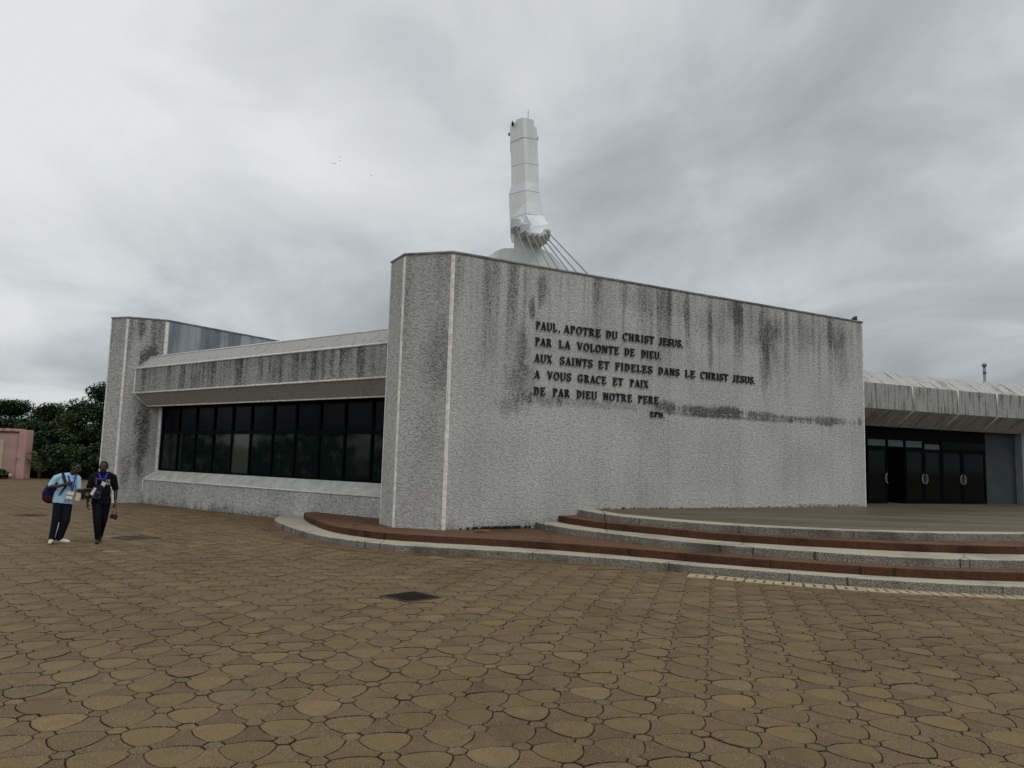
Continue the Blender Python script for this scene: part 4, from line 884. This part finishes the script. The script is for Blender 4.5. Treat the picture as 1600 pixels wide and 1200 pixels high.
def face_parts(q, rot, mw, parent, s=1.0):
    mb = MB(mw)
    for sd in (-1, 1): mb.ell(q(sd*.030, -.084, .016), (.011*s, .006*s, .005*s), rot, 10); mb.ell(q(sd*.030, -.0905, .016), (.0065*s, .0045*s, .0052*s), rot, 8, 1)
    mb.build("eyes", [m_eye, m_hair], parent, recalc=False)
    mb = MB(mw); mb.ell(q(0, -.094, -.052), (.024*s, .006*s, .006*s), rot, 10).ell(q(0, -.093, -.063), (.021*s, .006*s, .006*s), rot, 10); mb.build("lips", m_lip, parent, recalc=False)
def hair(q, rot, mw, parent, s=1.0):
    mb = MB(mw); mb.ell(q(0, .026, .044), (.079*s, .092*s, .088*s), rot); mb.ell(q(0, .055, .01), (.070*s, .062*s, .075*s), rot); mb.remeshed("hair", m_hair, parent, .010, 1)
# ---- person 1: light blue shirt, leaning to the right, face in profile
VA = math.atan2(9.1, 15.45); x1 = Vector((-9.17, 15.36, 0)); F1 = Matrix.Translation(x1) @ Matrix.Rotation(VA, 4, 'Z')
p1 = thing("person", "man in light blue shirt and navy trousers leaning towards the man in black", "person", x1, VA)
mb = MB(F1); q1, r1 = head(mb, (.195, -.05, 1.525), R(62), R(8), R(10))
limb(mb, [(.12, 0, 1.36), (.17, -.035, 1.47)], [.058, .052])
SR, SL = Vector((-.135, .0, 1.33)), Vector((.255, -.02, 1.32))
limb(mb, [SR, (-.05, 0, 1.35), (.12, 0, 1.36), (.20, -.01, 1.35), SL], [.048, .058, .062, .056, .046])
for a, b, c in (((.06, 0, 1.24), (.05, 0, 1.00), (.03, .02, .86)),): mb.ell(a, (.148, .095, .15)); mb.ell(b, (.13, .09, .17)); mb.ell(c, (.135, .09, .12))
limb(mb, [SR, (-.235, -.02, 1.15), (-.07, -.17, 1.17), (.05, -.195, 1.21)], [.046, .038, .034, .026]); hand(mb, (.05, -.195, 1.21), (.85, -.05, .18), (.1, 1, .1), 1.0, 1, 1)
limb(mb, [SL, (.285, -.06, 1.06), (.36, -.18, 1.09), (.42, -.26, 1.115)], [.045, .038, .033, .025]); hand(mb, (.42, -.26, 1.115), (.8, -.4, .10), (0, .2, -1), .42, 1, 1)
HR, HL = (-.06, .02, .86), (.11, .02, .86)
limb(mb, [HR, (-.07, .0, .47), (-.10, .04, .10)], [.085, .055, .036]); limb(mb, [HL, (.10, -.01, .46), (.02, .05, .10)], [.085, .055, .036])
limb(mb, [(-.10, .05, .05), (-.125, -.10, .035)], [.035, .03]); limb(mb, [(.02, .06, .05), (.16, .00, .035)], [.035, .03])
b1 = mb.remeshed("body", m_skin, p1, .0065, 2); face_parts(q1, r1, F1, p1); hair(q1, r1, F1, p1)
mb = MB(F1); mb.ell((.06, 0, 1.235), (.168, .112, .165)); mb.ell((.045, .0, 1.05), (.160, .112, .20)); limb(mb, [(-.05, .01, 1.0), (-.07, .015, .80)], [.10, .102]); limb(mb, [(.11, .01, 1.0), (.115, .015, .77)], [.10, .102]); mb.capsule((.02, .015, .95), .112, (.02, .015, .77), .112)
limb(mb, [SR + Vector((.01, 0, .0)), (-.05, 0, 1.355), (.10, 0, 1.37), (.20, 0, 1.36), SL], [.060, .070, .074, .068, .058])
limb(mb, [SR, (-.215, -.015, 1.185)], [.062, .058]); limb(mb, [SL, (.280, -.045, 1.13)], [.060, .056])
o = mb.remeshed("shirt", m_lblue, p1, .009, 3)
for v in o.data.vertices: v.co.z = max(v.co.z, .822-.12*v.co.x + .004*math.sin(v.co.x*60))
mb = MB(F1); mb.capsule((-.055, .02, .85), .088, (.11, .02, .85), .088)
limb(mb, [HR, (-.07, .0, .47), (-.105, .045, .115)], [.090, .080, .068]); limb(mb, [HL, (.10, -.01, .46), (.02, .055, .115)], [.092, .082, .066]); tr1 = mb.remeshed("trousers", m_navy, p1, .009, 2)
MB(F1).tube([(-.012, -.088, .43), (-.035, -.075, .28), (-.058, -.038, .13)], .007, 6).build("piping", m_stripe, tr1)
for pts in (((-.105, .07, .045), (-.125, -.02, .05), (-.140, -.12, .036)), ((.02, .075, .045), (.08, .045, .05), (.175, .0, .036))):
    mb = MB(F1); limb(mb, pts, [.047, .047, .038]); mb.capsule(pts[0], .046, Vector(pts[0])+Vector((0, 0, .05)), .044)
    d = (Vector(pts[2])-Vector(pts[0])); o = mb.remeshed("shoe", m_shoe, p1, .007, 2)
    for v in o.data.vertices: v.co.z = max(v.co.z, .004)
t = thing("lanyard", "blue lanyard with white badge on the man in the light blue shirt", "lanyard", F1 @ Vector((.12, -.13, 1.2)))
ribbon([((.065, -.03, 1.415), (1, 0, .2), (0, -1, 0)), ((.085, -.105, 1.36), (1, 0, .3), (0, -1, .3)), ((.13, -.150, 1.22), (1, 0, .2), (0, -1, 0)), ((.165, -.150, 1.08), (1, 0, .2), (0, -1, 0))], .026, F1, "strap", m_lany, t)
ribbon([((.215, -.04, 1.40), (1, 0, -.2), (0, -1, 0)), ((.205, -.115, 1.34), (1, 0, -.2), (0, -1, .3)), ((.185, -.153, 1.20), (1, 0, 0), (0, -1, 0)), ((.170, -.154, 1.07), (1, 0, 0), (0, -1, 0))], .026, F1, "strap", m_lany, t)
fb = F1 @ Matrix.Translation((.135, -.162, .985)) @ Matrix.Rotation(R(14), 4, 'Y'); MB(fb).box(-.058, -.004, -.075, .058, .004, .075).build("badge", m_card, t)
MB(fb).box(-.058, -.0062, -.012, .058, -.0042, .004).build("badge_line", m_bagd, t)
t = thing("backpack", "navy backpack with maroon base slung behind the man in light blue", "backpack", F1 @ Vector((-.19, .16, .85)))
mb = MB(F1); mb.capsule((-.17, .16, 1.17), .115, (-.215, .15, 1.0), .145); mb.capsule((-.215, .15, 1.0), .145, (-.20, .15, .95), .14); mb.capsule((-.10, .17, 1.15), .11, (-.08, .16, .97), .12); mb.remeshed("pack", m_bagn, t, .011, 3)
mb = MB(F1); mb.capsule((-.215, .15, .94), .142, (-.10, .16, .93), .125); mb.remeshed("base_panel", m_bagr, t, .011, 3)
ribbon([((-.09, .09, 1.36), (1, .2, .1), (0, 0, 1)), ((-.03, .0, 1.445), (1, 0, 0), (0, -.3, 1)), ((-.005, -.095, 1.37), (1, 0, .3), (0, -1, .5)), ((.035, -.142, 1.25), (1, 0, .2), (0, -1, 0)), ((.045, -.155, 1.16), (1, 0, .2), (0, -1, 0)), ((-.03, -.12, 1.02), (1, 0, .6), (0, -1, 0)), ((-.13, .0, .93), (0, 0, 1), (-.5, -1, 0))], .055, F1, "shoulder_strap", m_bagd, t, .01)
t = thing("leaflet", "dark printed leaflet held out between the two men", "leaflet", F1 @ Vector((.42, -.30, .98)))
fb = F1 @ Matrix.Translation((.43, -.31, 1.005)) @ Matrix.Rotation(R(-8), 4, 'Y') @ Matrix.Rotation(R(12), 4, 'X'); MB(fb).box(-.10, -.003, -.085, .09, .003, .085).build("cover", m_black, t); MB(fb).box(-.03, -.0052, -.02, .035, -.0032, .045).build("picture", plain("leaflet_picture", (.16, .14, .13), .4, scale=30, var=.9), t)
t = thing("paper", "small cream paper hanging below the left forearm of the man in light blue", "paper", F1 @ Vector((.28, -.17, .95)))
MB(F1 @ Matrix.Translation((.285, -.165, .96)) @ Matrix.Rotation(R(12), 4, 'Y')).box(-.045, -.002, -.085, .04, .002, .075).build("sheet", m_ycard, t)
# ---- person 2: black T-shirt, walking to the viewer
x2 = Vector((-8.47, 15.56, 0)); F2 = Matrix.Translation(x2) @ Matrix.Rotation(VA-.03, 4, 'Z')
p2 = thing("person", "man in a black T-shirt and black trousers walking with a camera in his hand", "person", x2, VA-.03)
mb = MB(F2); q2_, r2 = head(mb, (-.008, -.03, 1.565), R(-8), R(3), 0)
limb(mb, [(0, .01, 1.39), (-.005, -.01, 1.50)], [.062, .056]); SR, SL = Vector((-.185, .01, 1.36)), Vector((.185, .01, 1.365))
limb(mb, [SR, (-.08, .01, 1.40), (.08, .01, 1.40), SL], [.058, .07, .07, .058]); mb.ell((0, 0, 1.27), (.175, .11, .15)); mb.ell((0, 0, 1.05), (.135, .095, .18)); mb.ell((0, .01, .88), (.13, .085, .12))
limb(mb, [SR, (-.245, .04, 1.08), (-.245, -.03, .84)], [.052, .042, .026]); hand(mb, (-.245, -.03, .84), (.05, -.1, -1), (1, .1, 0), .35, 1, 1)
limb(mb, [SL, (.25, .05, 1.09), (.262, -.04, .85)], [.053, .043, .027]); hand(mb, (.262, -.04, .85), (-.02, -.1, -1), (-1, .1, 0), 1.05, 1, -1)
H1, H2 = (-.075, .0, .88), (.085, .02, .88)
limb(mb, [H1, (-.045, -.05, .47), (-.008, .0, .09)], [.080, .056, .036]); limb(mb, [H2, (.07, .10, .48), (.035, .42, .12)], [.080, .056, .036])
limb(mb, [(-.005, .02, .05), (-.01, -.12, .032)], [.036, .034]); limb(mb, [(.035, .43, .07), (.03, .32, .03)], [.034, .032])
mb.remeshed("body", m_skin, p2, .0065, 2); face_parts(q2_, r2, F2, p2); hair(q2_, r2, F2, p2)
mb = MB(F2); mb.ell((0, 0, 1.27), (.19, .130, .17)); mb.ell((0, 0, 1.06), (.168, .125, .20)); mb.capsule((-.065, .01, .92), .112, (.065, .01, .92), .112); mb.capsule((-.07, .01, .84), .113, (.07, .01, .84), .113)
limb(mb, [SR, (-.08, .01, 1.405), (.08, .01, 1.405), SL], [.064, .076, .076, .064]); limb(mb, [SR, (-.235, .03, 1.13)], [.068, .064]); limb(mb, [SL, (.240, .035, 1.14)], [.068, .064]); ts = mb.remeshed("t_shirt", m_blk, p2, .009, 3)
for v in ts.data.vertices: v.co.z = max(v.co.z, .80)
mb = MB(F2); mb.capsule((-.07, .01, .86), .098, (.07, .01, .86), .098); limb(mb, [H1, (-.045, -.05, .47), (-.008, .005, .11)], [.102, .076, .055]); limb(mb, [H2, (.07, .10, .48), (.035, .42, .13)], [.102, .076, .055]); mb.remeshed("trousers", m_blkt, p2, .009, 2)
for pts in (((-.005, .05, .04), (-.008, -.05, .045), (-.012, -.15, .034)), ((.035, .46, .065), (.032, .38, .05), (.03, .28, .034))):
    mb = MB(F2); limb(mb, pts, [.042, .044, .040]); mb.remeshed("sandal", m_sandal, p2, .007, 2)
# print on the chest: two short rows of white letters inside a thin frame
def txt(word, x0, x1, z, h, mw, mb, y):
    gl = [glyph(c) for c in word]; tot = sum(w for _, w in gl)+.1*(len(gl)-1); k = (x1-x0)/tot; x = x0
    for P, w in gl:
        for i, poly in enumerate(P):
            pts = [(x+a*k, z+b*h) for a, b in poly]; n = len(pts); mb.faces([(a, y-.0004*(i % 7), b) for a, b in pts], [tuple(range(n))])
        x += (w+.1)*k
mb = MB(F2); txt("UR", .055, .135, 1.278, .042, F2, mb, -.134); txt("NE", .062, .135, 1.222, .038, F2, mb, -.1375)
for a, b, c, d in ((-.12, 1.33, .05, 1.333), (-.12, 1.20, -.117, 1.333), (.05, 1.205, .15, 1.208)): mb.faces([(a, -.133, b), (c, -.133, b), (c, -.133, d), (a, -.133, d)], [(0, 1, 2, 3)])
mb.build("chest_print", m_card, p2, recalc=False)
MB(F2).tube([(.232, -.04, .875), (.262, -.068, .872), (.292, -.04, .875)], .008, 6).build("watch", m_chrome, p2)
t = thing("lanyard", "blue lanyard with cream badge on the man in the black T-shirt", "lanyard", F2 @ Vector((0, -.13, 1.3)))
ribbon([((-.085, .0, 1.475), (1, 0, .2), (0, -1, 0)), ((-.078, -.085, 1.43), (1, 0, .3), (0, -1, .4)), ((-.045, -.143, 1.34), (1, 0, .3), (0, -1, .2)), ((-.012, -.150, 1.275), (1, 0, .4), (0, -1, 0))], .026, F2, "strap", m_lany, t)
ribbon([((.075, .0, 1.475), (1, 0, -.2), (0, -1, 0)), ((.068, -.085, 1.43), (1, 0, -.3), (0, -1, .4)), ((.035, -.145, 1.345), (1, 0, -.4), (0, -1, .2)), ((-.008, -.153, 1.27), (1, 0, -.4), (0, -1, 0))], .026, F2, "strap", m_lany, t)
MB(F2 @ Matrix.Translation((.010, -.156, 1.215)) @ Matrix.Rotation(R(20), 4, 'Y')).box(-.038, -.004, -.058, .038, .004, .055).build("badge", m_ycard, t)
t = thing("sling_bag", "navy sling bag worn across the front of the man in black", "bag", F2 @ Vector((-.06, -.18, 1.0)))
fb = F2 @ Matrix.Translation((-.065, -.165, 1.055)) @ Matrix.Rotation(R(20), 4, 'Y'); mb = MB(fb); mb.capsule((0, 0, .10), .058, (0, 0, -.09), .068, sq=(1.1, .62)); mb.remeshed("pouch", m_bagd, t, .008, 2)
MB(fb).box(-.052, -.058, -.03, .052, -.043, .02).build("pocket", cloth("slate_pocket", (.045, .047, .075)), t, bevel=.006); MB(fb).tube([(-.062, -.046, -.05), (-.05, -.052, -.12), (.05, -.052, -.12), (.062, -.046, -.05)], .005, 6).build("piping", m_chrome, t)
ribbon([((-.10, -.15, 1.17), (1, 0, .5), (0, -1, 0)), ((-.145, -.10, 1.30), (1, 0, .3), (0, -1, .2)), ((-.125, -.03, 1.44), (1, 0, 0), (0, -.5, 1)), ((-.10, .09, 1.40), (1, 0, 0), (0, 1, .3))], .03, F2, "strap", m_bagd, t)
t = thing("folded_paper", "white folded paper tucked beside the sling bag of the man in black", "paper", F2 @ Vector((-.16, -.15, 1.05))); MB(F2 @ Matrix.Translation((-.145, -.158, 1.075)) @ Matrix.Rotation(R(32), 4, 'Y')).box(-.033, -.004, -.085, .033, .004, .075).build("sheet", m_card, t)
t = thing("camera", "black compact camera dangling by its strap from the hand of the man in black", "camera", F2 @ Vector((.25, -.06, .54))); fb = F2 @ Matrix.Translation((.255, -.06, .545)) @ Matrix.Rotation(R(22), 4, 'Y')
MB(fb).box(-.070, -.03, -.045, .070, .03, .045).box(-.022, -.02, .0451, .022, .02, .062).build("camera_body", m_black, t, bevel=.008); MB(fb).tube([(.02, -.025, -.005), (.02, -.08, -.012)], [.034, .03], 12).build("camera_lens", m_black, t)
MB(F2).tube([(.215, -.06, .58), (.235, -.06, .68), (.252, -.055, .775), (.272, -.055, .775), (.292, -.06, .68), (.305, -.06, .55)], .006, 6).build("camera_strap", m_black, t)
